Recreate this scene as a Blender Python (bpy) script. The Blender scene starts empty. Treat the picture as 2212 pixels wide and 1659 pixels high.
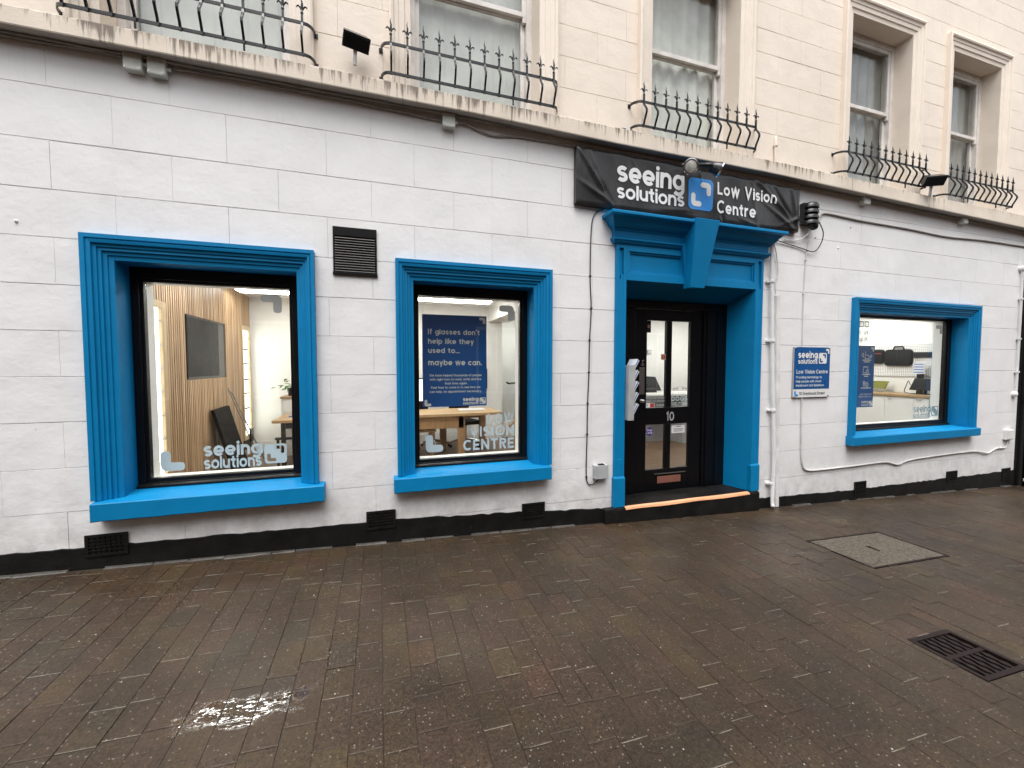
import bpy, math, random
from mathutils import Vector, Matrix
from mathutils.geometry import tessellate_polygon
R = math.radians
random.seed(7)
scene = bpy.context.scene
col = scene.collection

# ------------------------------------------------------------------ camera, sky, sun, exposure
CAM = (0.0, -3.64, 1.5); YAW = 0.311; PITCH = 0.0455
cd = bpy.data.cameras.new('camera'); cam = bpy.data.objects.new('camera', cd); col.objects.link(cam)
cam.location = CAM; cam.rotation_euler = (math.pi/2 - PITCH, 0, -YAW)
cd.sensor_fit = 'HORIZONTAL'; cd.sensor_width = 36; cd.lens = 890.8/2212*36; cd.clip_start = 0.05; cd.clip_end = 400
scene.camera = cam
SUN_EL, SUN_AZ = 68, 205
w = bpy.data.worlds.new('World'); scene.world = w; w.use_nodes = True
nt = w.node_tree; bg = nt.nodes['Background']
sk = nt.nodes.new('ShaderNodeTexSky'); sk.sky_type = 'NISHITA'; sk.sun_disc = False
sk.sun_elevation = R(SUN_EL); sk.sun_rotation = R(SUN_AZ); sk.dust_density = 4; sk.air_density = 1.0; sk.ozone_density = 1
hs = nt.nodes.new('ShaderNodeHueSaturation'); hs.inputs['Saturation'].default_value = 0.17
nt.links.new(sk.outputs[0], hs.inputs['Color']); nt.links.new(hs.outputs[0], bg.inputs[0]); bg.inputs[1].default_value = 0.105
sd = bpy.data.lights.new('sun', 'SUN'); sd.energy = 1.0; sd.angle = R(50); sd.color = (1, .985, .965)
sun = bpy.data.objects.new('sun', sd); col.objects.link(sun)
# direction towards the sun: azimuth measured clockwise from +Y
az = R(SUN_AZ); el = R(SUN_EL)
sv = Vector((math.sin(az)*math.cos(el), math.cos(az)*math.cos(el), math.sin(el)))
sun.rotation_euler = sv.to_track_quat('Z', 'Y').to_euler()
scene.view_settings.view_transform = 'Standard'; scene.view_settings.look = 'None'
scene.view_settings.exposure = 1.36; scene.view_settings.gamma = 1
scene.render.engine = 'CYCLES'
cy = scene.cycles; cy.max_bounces = 6; cy.transparent_max_bounces = 14; cy.glossy_bounces = 3; cy.diffuse_bounces = 3
cy.caustics_reflective = False; cy.caustics_refractive = False; cy.sample_clamp_indirect = 6
try: cy.use_denoising = True
except Exception: pass

# ------------------------------------------------------------------ materials
M = {}
class NB:
    def __init__(s, name):
        s.m = bpy.data.materials.new(name); s.m.use_nodes = True; s.t = s.m.node_tree; s.b = s.t.nodes['Principled BSDF']; M[name] = s.m
    def n(s, typ, **kw):
        x = s.t.nodes.new('ShaderNode' + typ)
        for k, v in kw.items():
            if k.startswith('i_'): x.inputs[k[2:].replace('_', ' ')].default_value = v
            elif k.startswith('n_'): x.inputs[int(k[2:])].default_value = v
            else: setattr(x, k, v)
        return x
    def l(s, a, b): s.t.links.new(a, b)
    def pos(s, scale=(1, 1, 1)):
        g = s.n('NewGeometry'); mp = s.n('Mapping'); mp.inputs['Scale'].default_value = scale
        s.l(g.outputs['Position'], mp.inputs[0]); return mp.outputs[0]
    def noise(s, vec, scale, detail=4, rough=.55):
        x = s.n('TexNoise', i_Scale=scale, i_Detail=detail, i_Roughness=rough); s.l(vec, x.inputs['Vector']); return x.outputs['Fac']
    def ramp(s, fac, pts):
        x = s.n('ValToRGB'); e = x.color_ramp.elements
        while len(e) < len(pts): e.new(.5)
        for el_, (p, c) in zip(e, pts): el_.position = p; el_.color = (*c, 1) if len(c) == 3 else c
        s.l(fac, x.inputs[0]); return x.outputs[0]
    def mix(s, fac, a, b, blend='MIX'):
        x = s.n('MixRGB', blend_type=blend)
        for i, v in ((0, fac), (1, a), (2, b)):
            if hasattr(v, 'default_value'): s.l(v, x.inputs[i])
            else: x.inputs[i].default_value = v if i == 0 else ((*v, 1) if len(v) == 3 else v)
        return x.outputs[0]
    def math(s, op, a, b=0.0, c=None, clamp=False):
        x = s.n('Math', operation=op, use_clamp=clamp)
        for i, v in enumerate((a, b) if c is None else (a, b, c)):
            if hasattr(v, 'default_value'): s.l(v, x.inputs[i])
            else: x.inputs[i].default_value = v
        return x.outputs[0]
    def bump(s, h, strength, dist, prev=None):
        x = s.n('Bump', i_Strength=strength, i_Distance=dist); s.l(h, x.inputs['Height'])
        if prev is not None: s.l(prev, x.inputs['Normal'])
        return x.outputs[0]
    def set(s, base=None, rough=None, normal=None, **kw):
        for k, v in (('Base Color', base), ('Roughness', rough), ('Normal', normal), *[(k.replace('_', ' '), v) for k, v in kw.items()]):
            if v is None: continue
            i = s.b.inputs[k]
            if hasattr(v, 'default_value'): s.l(v, i)
            else: i.default_value = (*v, 1) if isinstance(v, tuple) and len(v) == 3 else v
        return s.m
G1 = (0, 0, 0); W1 = (1, 1, 1)

def simple(name, c, rough=.5, metal=0., var=.12, vs=6., bs=60., bst=.15, bd=.002, spec=.5):
    k = NB(name); p = k.pos(); f = k.noise(p, vs)
    dark = tuple(x*(1-var*1.6) for x in c); lite = tuple(min(1, x*(1+var)) for x in c)
    b = k.ramp(f, [(.3, dark), (.7, lite)])
    r = k.math('MULTIPLY_ADD', k.noise(p, vs*2.3), .25, rough-.12)
    return k.set(b, r, k.bump(k.noise(p, bs, 3), bst, bd), Metallic=metal, Specular_IOR_Level=spec)

# painted stucco of the ground floor: white, wavy, dirty low down where rain splashes
def stucco(name, c, dirt, splash):
    k = NB(name); p = k.pos()
    big = k.noise(p, 1.3, 2); mid = k.noise(p, 7, 3, .6); fine = k.noise(p, 90, 2, .6); lump = k.noise(p, 3.4, 1)
    pits = k.noise(p, 24, 2)
    b = k.ramp(big, [(.3, tuple(x*.93 for x in c)), (.7, c)])
    grime = k.math('MULTIPLY', k.ramp(k.noise(k.pos((1, 1, .5)), 2.1, 5, .68), [(.54, G1), (.80, W1)]), .20)
    b = k.mix(grime, b, dirt)
    streak = k.math('MULTIPLY', k.ramp(k.noise(k.pos((9, 1, .5)), 2.0, 5, .6), [(.62, G1), (.78, W1)]), .12)
    b = k.mix(streak, b, dirt)
    if splash:
        g = k.n('NewGeometry'); sx = k.n('SeparateXYZ'); k.l(g.outputs['Position'], sx.inputs[0])
        hgt = k.math('ADD', sx.outputs[2], k.math('MULTIPLY', sx.outputs[0], .037))      # height over the sloping lane
        low = k.math('SUBTRACT', 1.0, k.math('DIVIDE', hgt, .95, clamp=True), clamp=True)
        low = k.math('MULTIPLY', k.math('POWER', low, 1.6), k.ramp(k.noise(p, 6.0, 4, .7), [(.35, G1), (.75, W1)]))
        b = k.mix(k.math('MULTIPLY', low, .75), b, (.30, .27, .25))
        specks = k.ramp(k.noise(p, 38, 2), [(.72, G1), (.76, W1)])
        b = k.mix(k.math('MULTIPLY', specks, .35), b, (.38, .34, .31))
    nrm = k.bump(big, .4, .02); nrm = k.bump(lump, .5, .013, nrm); nrm = k.bump(mid, .6, .006, nrm); nrm = k.bump(pits, .4, .004, nrm); nrm = k.bump(fine, .4, .0012, nrm)
    k.set(b, .62, nrm, Specular_IOR_Level=.35); return k.m
stucco('white_stucco', (.86, .855, .855), (.50, .455, .42), True)
stucco('cream_stucco', (.85, .752, .645), (.48, .40, .33), False)

# string course: cream paint with dark runs from its top edge and grime under it
k = NB('ledge_paint'); p = k.pos()
g = k.n('NewGeometry'); sx = k.n('SeparateXYZ'); k.l(g.outputs['Position'], sx.inputs[0])
run = k.noise(k.pos((22, 2, 1.2)), 1.6, 6, .7)
h = k.math('DIVIDE', k.math('SUBTRACT', sx.outputs[2], 3.60), .17, clamp=True)
thr = k.math('MULTIPLY_ADD', h, .26, .40)
st = k.math('MULTIPLY', k.math('SUBTRACT', k.math('ADD', k.math('ADD', run, k.math('MULTIPLY_ADD', k.noise(k.pos((1.4, 1, .3)), 2.2, 3), .5, -.25)), k.math('MULTIPLY', h, .20)), .64, clamp=True), 9.0, clamp=True)
base = k.ramp(k.noise(p, 3, 6), [(.3, (.68, .59, .49)), (.7, (.82, .73, .62))])
b = k.mix(k.math('MULTIPLY', st, .85), base, (.14, .105, .075))
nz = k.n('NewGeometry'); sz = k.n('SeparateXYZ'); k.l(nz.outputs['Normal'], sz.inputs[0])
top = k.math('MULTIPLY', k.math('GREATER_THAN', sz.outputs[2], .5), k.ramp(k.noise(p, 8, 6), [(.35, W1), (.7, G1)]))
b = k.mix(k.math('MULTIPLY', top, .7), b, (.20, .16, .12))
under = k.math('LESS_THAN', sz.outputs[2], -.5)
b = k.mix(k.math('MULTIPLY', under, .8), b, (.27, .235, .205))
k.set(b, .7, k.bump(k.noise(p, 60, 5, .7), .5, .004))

# blue masonry paint
k = NB('blue_paint'); p = k.pos()
f = k.noise(p, 2.2, 5); b = k.ramp(f, [(.3, (.0, .182, .405)), (.7, (.0, .212, .465))])
wear = k.ramp(k.noise(p, 46, 5, .7), [(.66, G1), (.72, W1)]); b = k.mix(k.math('MULTIPLY', wear, .35), b, (.0, .085, .20))
nrm = k.bump(k.noise(p, 9, 4), .35, .006); nrm = k.bump(k.noise(p, 130, 4, .6), .45, .0015, nrm)
k.set(b, k.math('MULTIPLY_ADD', k.noise(p, 12), .2, .42), nrm, Specular_IOR_Level=.25)
simple('black_paint', (.004, .004, .0045), .38, bs=40, bst=.2, spec=.3)
simple('black_door', (.0035, .0035, .0045), .32, bs=30, bst=.15, spec=.28)
simple('sash_white', (.74, .70, .66), .45, bs=40)
k = NB('plinth_black'); p = k.pos()
chip = k.ramp(k.noise(p, 55, 4, .7), [(.69, G1), (.73, W1)]); patch = k.ramp(k.noise(p, 2.4, 4), [(.50, G1), (.66, W1)])
b = k.mix(k.math('MULTIPLY', chip, patch), k.ramp(k.noise(p, 6), [(.3, (.005, .005, .005)), (.75, (.014, .013, .012))]), (.32, .30, .27))
k.set(b, k.math('MULTIPLY_ADD', k.noise(p, 10), .35, .38), k.bump(k.noise(p, 45, 4, .7), .7, .006), Specular_IOR_Level=.16)
simple('iron_black', (.010, .011, .013), .26, bs=120, bst=.2)
simple('grate_iron', (.014, .008, .007), .45, bs=150, bst=.4, spec=.2)
simple('grey_plastic', (.64, .66, .60), .45)
simple('vent_slat', (.10, .092, .088), .5)
simple('pale_grey', (.42, .43, .44), .45)
simple('white_plastic', (.78, .77, .75), .4)
simple('black_plastic', (.010, .010, .011), .22)
simple('cable_black', (.02, .018, .018), .5)
simple('cable_white', (.66, .64, .62), .5)
simple('cable_grey', (.36, .33, .30), .6)
simple('chrome', (.72, .72, .73), .18, 1.0, var=.03)
simple('steel', (.42, .41, .40), .35, 1.0, var=.05)
simple('copper_plate', (.33, .14, .10), .42, .35)
simple('lamp_glass', (.50, .49, .45), .15, .0, var=.25, vs=30, bs=25, bst=.6, bd=.006)
simple('interior_white', (.82, .82, .79), .6, var=.02)
simple('interior_grey', (.36, .37, .38), .5, var=.05)
simple('ceiling_white', (.85, .85, .83), .7, var=.01)
simple('blind_grey', (.60, .605, .575), .55, var=.14, vs=2.5)
simple('blind_dark', (.35, .355, .345), .45, var=.25, vs=2.0)
simple('net_curtain', (.72, .72, .67), .7, var=.18, vs=2.2)
simple('screen_dark', (.020, .021, .023), .35, var=.2, vs=3, spec=.08)
simple('bag_black', (.006, .006, .006), .7, bs=200, bst=.5, spec=.2)
simple('leaf_green', (.085, .22, .045), .4, var=.4, vs=25)
simple('poster_blue', (.018, .10, .31), .35, var=.03)
simple('sign_blue', (.004, .085, .28), .3, var=.03)
simple('sign_white', (.80, .80, .79), .35, var=.02)
simple('sign_dark', (.02, .022, .025), .4)
simple('logo_blue', (.04, .27, .68), .35, var=.08)
simple('poster_text', (.80, .79, .72), .5, var=.02)
def film(name, c, tl):
    k = NB(name); k.set(c, .6); tn = k.n('BsdfTranslucent'); tn.inputs[0].default_value = (*c, 1); mx = k.n('MixShader'); mx.inputs[0].default_value = tl
    k.l(k.b.outputs[0], mx.inputs[1]); k.l(tn.outputs[0], mx.inputs[2]); k.l(mx.outputs[0], k.t.nodes['Material Output'].inputs[0])
film('vinyl_frost', (.50, .59, .61), .18); film('vinyl_dark_shaded', (.38, .39, .39), .30); film('vinyl_teal', (.20, .30, .34), .2)  # second film is the frost with soffit shade put into its colour
simple('paper_white', (.74, .75, .78), .55, var=.03)
simple('paper_blue', (.12, .22, .50), .5, var=.1)
simple('orange_strip', (.80, .40, .21), .5, var=.05)
simple('red_sticker', (.45, .05, .035), .4)
simple('purple_sticker', (.05, .02, .22), .4)
simple('cream_sticker', (.55, .42, .33), .5)
simple('floor_grey', (.17, .15, .13), .4, var=.15)
simple('mortar_strip', (.060, .054, .046), .55, var=.3, vs=10, bs=60, bst=.6, bd=.004)
simple('cover_concrete', (.100, .083, .060), .55, var=.62, vs=48, bs=140, bst=.7, bd=.003)
simple('olive_screen', (.16, .16, .03), .3)
k = NB('pegboard_white'); p = k.pos((1, 1, 1))
vo = k.n('TexVoronoi', i_Scale=38.0, i_Randomness=0.0); k.l(p, vo.inputs['Vector'])
k.set(k.ramp(vo.outputs['Distance'], [(.22, (.12, .12, .12)), (.30, (.80, .80, .78))]), .5)

def wood(name, a, b_, axis, rough=.45):
    k = NB(name); sc = [16, 16, 16]; sc[axis] = .9
    p = k.pos(tuple(sc)); f = k.noise(p, 2.2, 6, .6); o = k.n('ObjectInfo')
    c = k.ramp(f, [(.30, a), (.72, b_)])
    tint = k.ramp(o.outputs['Random'], [(0, (.72, .66, .60)), (1, (1.12, 1.10, 1.05))])
    k.set(k.mix(1.0, c, tint, 'MULTIPLY'), rough, k.bump(f, .2, .002))
wood('oak_slat', (.35, .225, .13), (.60, .435, .275), 2)
wood('oak_top', (.40, .27, .14), (.60, .43, .24), 0)
wood('oak_leg', (.34, .20, .10), (.48, .31, .16), 2)
wood('oak_pale', (.52, .41, .25), (.68, .56, .37), 2)
wood('floor_boards', (.16, .10, .06), (.27, .19, .125), 0)
simple('slat_backing', (.03, .022, .018), .7)

def emit(name, c, s):
    k = NB(name); k.set(tuple(x*.8 for x in c), .5); k.b.inputs['Emission Color'].default_value = (*c, 1); k.b.inputs['Emission Strength'].default_value = s
emit('led_tube', (1, .985, .95), 9.0)
emit('led_bright', (1, .985, .95), 21.0)
emit('cabinet_glow', (1, 1, .93), 1.5)
emit('screen_glow', (.75, .85, 1), .7)

k = NB('glass'); t = k.t; t.nodes.remove(k.b)
lw = k.n('LayerWeight', i_Blend=.5); fac = k.math('MULTIPLY_ADD', k.math('POWER', lw.outputs['Facing'], 5.0), .90, .045)
tr = k.n('BsdfTransparent'); tr.inputs[0].default_value = (.972, .982, .975, 1); gl = k.n('BsdfGlossy'); gl.inputs['Roughness'].default_value = .015
mx = k.n('MixShader'); k.l(fac, mx.inputs[0]); k.l(tr.outputs[0], mx.inputs[1]); k.l(gl.outputs[0], mx.inputs[2]); k.l(mx.outputs[0], t.nodes['Material Output'].inputs[0])

# banner PVC
k = NB('banner_pvc'); p = k.pos()
dust = k.ramp(k.noise(k.pos((3, 3, .8)), 3.0, 6, .65), [(.45, G1), (.75, W1)])
k.set(k.mix(k.math('MULTIPLY', dust, .35), (.020, .020, .020), (.085, .082, .078)), k.math('MULTIPLY_ADD', k.noise(p, 8), .2, .22), k.bump(k.noise(p, 14, 3), .25, .006))

# wet clay pavers; tint from the object (single pavers) or from a face attribute (the joined rest)
def paver(name, attr):
    k = NB(name); p = k.pos()
    if attr: a = k.n('Attribute', attribute_name='tint'); f = a.outputs['Fac']
    else: f = k.n('ObjectInfo').outputs['Random']
    c = k.ramp(f, [(0, (0.0384, 0.0262, 0.0163)), (.25, (0.0431, 0.0274, 0.0187)), (.50, (0.0413, 0.0298, 0.0169)), (.68, (0.0378, 0.0251, 0.0163)), (.83, (0.0484, 0.0351, 0.0193)), (.92, (0.0336, 0.0256, 0.0187)), (.98, (0.0513, 0.0315, 0.0205)), (1, (0.0425, 0.0292, 0.0187))])
    pat = k.noise(p, 1.1, 5); c = k.mix(k.math('MULTIPLY', k.ramp(pat, [(.42, G1), (.62, W1)]), .75), c, (.020, .0145, .010))
    hue = k.ramp(k.noise(p, 2.6, 4, .6), [(.34, (1.26, 1.12, 1.08)), (.5, (1.12, 1.09, 1.03)), (.66, (1.26, 1.20, 1.03))]); c = k.mix(1.0, c, hue, 'MULTIPLY')
    c = k.mix(.8, c, k.ramp(k.noise(p, 75, 3, .75), [(.3, (.30, .30, .30)), (.7, (1.75, 1.7, 1.62))]), 'MULTIPLY')
    vo = k.n('TexVoronoi', i_Scale=70.0); k.l(p, vo.inputs['Vector'])
    sc = k.n('SeparateColor'); k.l(vo.outputs['Color'], sc.inputs[0])
    sp = k.math('MULTIPLY', k.math('LESS_THAN', vo.outputs['Distance'], .27), k.math('GREATER_THAN', sc.outputs[0], .84))
    grit = k.ramp(k.noise(p, 120, 2, .6), [(.63, G1), (.70, W1)]); c = k.mix(k.math('MULTIPLY', grit, k.math('MULTIPLY_ADD', k.noise(p, 3.2, 3), .8, -.05, clamp=True)), c, (.17, .15, .12))
    c = k.mix(k.math('MULTIPLY', sp, .55), c, (.26, .235, .20))
    vb = k.n('TexVoronoi', i_Scale=19.0); k.l(p, vb.inputs['Vector']); sb = k.n('SeparateColor'); k.l(vb.outputs['Color'], sb.inputs[0])
    sq = k.math('MULTIPLY', k.math('LESS_THAN', vb.outputs['Distance'], .07), k.math('GREATER_THAN', sb.outputs[0], .80))
    c = k.mix(sq, c, (.52, .50, .46))
    # a shallow puddle fills the dip in front of the big window
    g = k.n('NewGeometry'); sx = k.n('SeparateXYZ'); k.l(g.outputs['Position'], sx.inputs[0])
    dx = k.math('DIVIDE', k.math('SUBTRACT', sx.outputs[0], -.57), .26); dy = k.math('DIVIDE', k.math('SUBTRACT', sx.outputs[1], -1.64), .10)
    dd = k.math('ADD', k.math('MULTIPLY', dx, dx), k.math('MULTIPLY', dy, dy))
    rip = k.bump(k.noise(k.pos((1, 1.7, 1)), 15, 2, .5), .75, .0040)
    pud = k.math('MULTIPLY', k.math('SUBTRACT', 1.0, k.math('ADD', dd, k.math('MULTIPLY', k.math('SUBTRACT', k.noise(p, 8, 4, .65), .5), 4.0)), clamp=True), 2.5, clamp=True)
    wet = k.ramp(k.noise(p, 1.0, 4, .55), [(.36, (.26, .26, .26)), (.64, (.56, .56, .56))])
    rg = k.math('MULTIPLY_ADD', k.noise(p, 60, 3), .18, k.math('SUBTRACT', wet, .09))
    rg = k.mix(pud, rg, (.06, .06, .06))
    grain = k.bump(k.noise(p, 190, 3, .7), .55, .0028); grain = k.bump(k.noise(p, 22, 3), .35, .004, grain)
    gm = k.n('NewGeometry'); mixn = k.n('Mix', data_type='VECTOR'); k.l(pud, mixn.inputs[0]); k.l(grain, mixn.inputs[4]); k.l(rip, mixn.inputs[5])
    k.set(c, rg, mixn.outputs[1], Specular_IOR_Level=k.math('MULTIPLY_ADD', pud, .7, .34))
paver('paver_single', False); paver('paver_rest', True)
simple('joint_glint', (.19, .165, .13), .35, var=.35, vs=30)
simple('joint_sand', (.034, .025, .017), .6, bs=120, bst=.6)

# ------------------------------------------------------------------ mesh helpers
class MB:
    def __init__(s): s.v = []; s.f = []
    def add(s, vs, fs):
        o = len(s.v); s.v += [tuple(x) for x in vs]; s.f += [tuple(i+o for i in f) for f in fs]; return s
    def box(s, x0, x1, y0, y1, z0, z1):
        return s.add([(x0, y0, z0), (x1, y0, z0), (x1, y1, z0), (x0, y1, z0), (x0, y0, z1), (x1, y0, z1), (x1, y1, z1), (x0, y1, z1)],
                     [(0, 3, 2, 1), (4, 5, 6, 7), (0, 1, 5, 4), (1, 2, 6, 5), (2, 3, 7, 6), (3, 0, 4, 7)])
    def hexa(s, p): return s.add(p, [(0, 3, 2, 1), (4, 5, 6, 7), (0, 1, 5, 4), (1, 2, 6, 5), (2, 3, 7, 6), (3, 0, 4, 7)])
    def tube(s, path, r, n=8, cap=True):
        P = [Vector(p) for p in path]; rs = r if isinstance(r, (list, tuple)) else [r]*len(P); rings = []
        up = Vector((0, 0, 1)); prev = None
        for i, p in enumerate(P):
            t = (P[min(i+1, len(P)-1)] - P[max(i-1, 0)]).normalized()
            if prev is None:
                a = t.cross(up)
                if a.length < .1: a = t.cross(Vector((1, 0, 0)))
            else: a = prev - t*prev.dot(t)
            a.normalize(); prev = a; b = t.cross(a)
            rings.append([p + (a*math.cos(q) + b*math.sin(q))*rs[i] for q in [2*math.pi*j/n for j in range(n)]])
        o = len(s.v)
        for rg in rings: s.v += [tuple(x) for x in rg]
        for i in range(len(P)-1):
            for j in range(n): s.f.append((o+i*n+j, o+i*n+(j+1) % n, o+(i+1)*n+(j+1) % n, o+(i+1)*n+j))
        if cap:
            s.f.append(tuple(o+j for j in reversed(range(n)))); s.f.append(tuple(o+(len(P)-1)*n+j for j in range(n)))
        return s
    def lathe(s, org, axis, prof, n=20):
        ax = Vector(axis).normalized(); a = ax.orthogonal().normalized(); b = ax.cross(a); o = len(s.v); org = Vector(org)
        for (r, h) in prof:
            for j in range(n):
                q = 2*math.pi*j/n; s.v.append(tuple(org + ax*h + (a*math.cos(q)+b*math.sin(q))*r))
        for i in range(len(prof)-1):
            for j in range(n): s.f.append((o+i*n+j, o+i*n+(j+1) % n, o+(i+1)*n+(j+1) % n, o+(i+1)*n+j))
        s.f.append(tuple(o+j for j in reversed(range(n)))); s.f.append(tuple(o+(len(prof)-1)*n+j for j in range(n)))
        return s
    def build(s, name, mat, parent=None, smooth=False, bevel=0, loc=None):
        me = bpy.data.meshes.new(name); me.from_pydata(s.v, [], s.f); me.update()
        return link(name, me, mat, parent, smooth, bevel, loc)
def link(name, me, mat, parent=None, smooth=False, bevel=0, loc=None):
    if mat and not me.materials: me.materials.append(M[mat])
    if smooth:
        me.polygons.foreach_set('use_smooth', [True]*len(me.polygons))
        try: me.set_sharp_from_angle(angle=R(40))
        except Exception: pass
    o = bpy.data.objects.new(name, me); col.objects.link(o)
    if loc: o.location = loc
    if parent is not None: o.parent = parent
    if bevel:
        b = o.modifiers.new('bevel', 'BEVEL'); b.width = bevel; b.segments = 2; b.limit_method = 'ANGLE'; b.angle_limit = R(50)
    return o
def empty(name, parent=None, loc=(0, 0, 0)):
    o = bpy.data.objects.new(name, None); col.objects.link(o); o.location = loc; o.empty_display_size = .1
    if parent is not None: o.parent = parent
    return o
def tag(o, label, cat, group=None):
    o['label'] = label; o['category'] = cat
    if group: o['group'] = group
    return o
def struct(o): o['kind'] = 'structure'; return o
def stuff(o): o['kind'] = 'stuff'; return o
def boxo(name, x0, x1, y0, y1, z0, z1, mat, parent=None, bevel=0): return MB().box(x0, x1, y0, y1, z0, z1).build(name, mat, parent, bevel=bevel)
def copy_tree(o, parent=None, off=None):
    c = o.copy(); col.objects.link(c); c.parent = parent
    if off is not None: c.location = Vector(o.location) + Vector(off)
    for ch in list(o.children): copy_tree(ch, c)
    return c
def interp(pts, x):
    if x <= pts[0][0]: return pts[0][1]
    for (a, b), (c, d) in zip(pts, pts[1:]):
        if x <= c: return b + (d-b)*(x-a)/(c-a)
    return pts[-1][1]
def spline(pts, n=6):
    P = [Vector(p) for p in pts]; P = [P[0]*2-P[1]] + P + [P[-1]*2-P[-2]]; out = []
    for i in range(1, len(P)-2):
        for j in range(n):
            t = j/n; a, b, c, d = P[i-1:i+3]
            out.append(.5*((2*b)+(c-a)*t+(2*a-5*b+4*c-d)*t*t+(3*b-a-3*c+d)*t**3))
    out.append(P[-2]); return out

# ------------------------------------------------------------------ lettering: a stroke alphabet (x-height 1, capitals 1.4)
def arc(cx, cy, rx, ry, a0, a1, n=None):
    n = n or max(4, int(abs(a1-a0)/18)); return [(cx+rx*math.cos(R(a0+(a1-a0)*i/n)), cy+ry*math.sin(R(a0+(a1-a0)*i/n))) for i in range(n+1)]
def glyph(ch, w):
    h = w/2; r = .5-h; C = 1.4; A = 1.32
    if ch == ' ': return [], .45
    if ch == 'o': return [arc(.5, .5, r, r, 90, 450, 22)], 1.0
    if ch == 'e': return [arc(.5, .5, r, r, -6, 318, 20), [(w*.7, .47), (1-h*.6, .47)]], 1.0
    if ch == 'c': return [arc(.5, .5, r, r, 45, 315)], .92
    if ch == 'a': return [arc(.5, .5, r, r, 90, 450, 22), [(1-h, 1), (1-h, 0)]], 1.0
    if ch == 'd': return [arc(.5, .5, r, r, 90, 450, 22), [(1-h, A), (1-h, 0)]], 1.0
    if ch == 'b': return [arc(.5, .5, r, r, 90, 450, 22), [(h, A), (h, 0)]], 1.0
    if ch == 'p': return [arc(.5, .5, r, r, 90, 450, 22), [(h, 1), (h, -.4)]], 1.0
    if ch == 'q': return [arc(.5, .5, r, r, 90, 450, 22), [(1-h, 1), (1-h, -.4)]], 1.0
    if ch == 'g': return [arc(.5, .5, r, r, 90, 450, 22), [(1-h, 1), (1-h, .05)] + arc(.5, .05, r, .45-h, 0, -145)], 1.0
    if ch in 'sS':
        H = 1 if ch == 's' else C; W_ = .80 if ch == 's' else 1.0; ry = (H-w)/4; rx = W_/2-h
        return [arc(W_/2, H-h-ry, rx, ry, 28, 270) + arc(W_/2, h+ry, rx, ry, 90, -152)[1:]], W_
    if ch in 'nhmr':
        top = A if ch == 'h' else 1; W_ = .90; rr = (W_-w)/2; st = [[(h, 0), (h, top)]]
        if ch == 'r': return st + [arc(h+.34, 1-h-.34, .34, .34, 180, 75)], .62
        if ch == 'm':
            W_ = .82; rr = (W_-w)/2
            return st + [arc(h+rr, 1-h-rr, rr, rr, 180, 0) + [(W_-h, 0)], arc(W_-h+rr, 1-h-rr, rr, rr, 180, 0) + [(2*W_-w-h, 0)]], 2*W_-w
        return st + [arc(h+rr, 1-h-rr, rr, rr, 180, 0) + [(W_-h, 0)]], W_
    if ch in 'uU':
        H = 1 if ch == 'u' else C; W_ = .90 if ch == 'u' else 1.05; rr = (W_-w)/2
        return [[(h, H)] + arc(W_/2, h+rr, rr, rr, 180, 360) + [(W_-h, H)]] + ([[(W_-h, .6), (W_-h, 0)]] if ch == 'u' else []), W_
    if ch == 'i': return [[(h, 0), (h, 1)], arc(h, 1.21, w*.27, w*.27, 0, 360, 12)], w
    if ch == 'j': return [[(h, -.3), (h, 1)]], w
    if ch == 'l': return [[(h, 0), (h, A)]], w
    if ch == 't': return [[(.2+h, 1.26), (.2+h, .28)] + arc(.2+h+.24, .28, .24, .28-h, 180, 275)[1:], [(0, 1-h), (.62, 1-h)]], .66
    if ch == 'f': return [[(.18+h, 0), (.18+h, 1.12)] + arc(.18+h+.24, 1.12, .24, C-h-1.12, 180, 80)[1:], [(0, 1-h), (.60, 1-h)]], .62
    if ch == 'k': return [[(h, 0), (h, C)], [(h, .42), (.84, 1)], [(.36, .58), (.90, 0)]], .90
    if ch in 'vV':
        H = 1 if ch == 'v' else C; W_ = .92 if ch == 'v' else 1.22; q = h*1.06
        return [[(q, H), (W_/2, h*.6), (W_-q, H)]], W_
    if ch in 'wW':
        H = 1 if ch == 'w' else C; W_ = 1.36 if ch == 'w' else 1.75; q = h*1.05
        return [[(q, H), (W_*.29, h*.5), (W_/2, H), (W_*.71, h*.5), (W_-q, H)]], W_
    if ch == 'x': return [[(h, 1), (.9-h, 0)], [(.9-h, 1), (h, 0)]], .9
    if ch == 'y': return [[(h, 1), (.47, h)], [(.92-h, 1), (.34, -.4)]], .92
    if ch == 'z': return [[(0, 1-h), (.74, 1-h), (.06, h), (.80, h)]], .8
    if ch == 'L': return [[(h, C), (h, h), (.82, h)]], .84
    if ch == 'I': return [[(h, 0), (h, C)]], w
    if ch == 'C': return [arc(.66, .7, .66-h, .7-h, 48, 312)], 1.16
    if ch == 'O': return [arc(.7, .7, .7-h, .7-h, 90, 450, 26)], 1.4
    if ch == 'G': return [arc(.68, .7, .68-h, .7-h, 48, 350) + [(1.36-h, .66), (.78, .66)]], 1.36
    if ch == 'E': return [[(h, 0), (h, C)], [(h, C-h), (.88, C-h)], [(h, .7), (.80, .7)], [(h, h), (.90, h)]], .92
    if ch == 'F': return [[(h, 0), (h, C)], [(h, C-h), (.86, C-h)], [(h, .68), (.76, .68)]], .88
    if ch == 'H': return [[(h, 0), (h, C)], [(1.1-h, 0), (1.1-h, C)], [(h, .7), (1.1-h, .7)]], 1.1
    if ch == 'N': return [[(h, 0), (h, C)], [(h, C-h*.4), (1.12-h, h*.4)], [(1.12-h, 0), (1.12-h, C)]], 1.12
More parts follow.
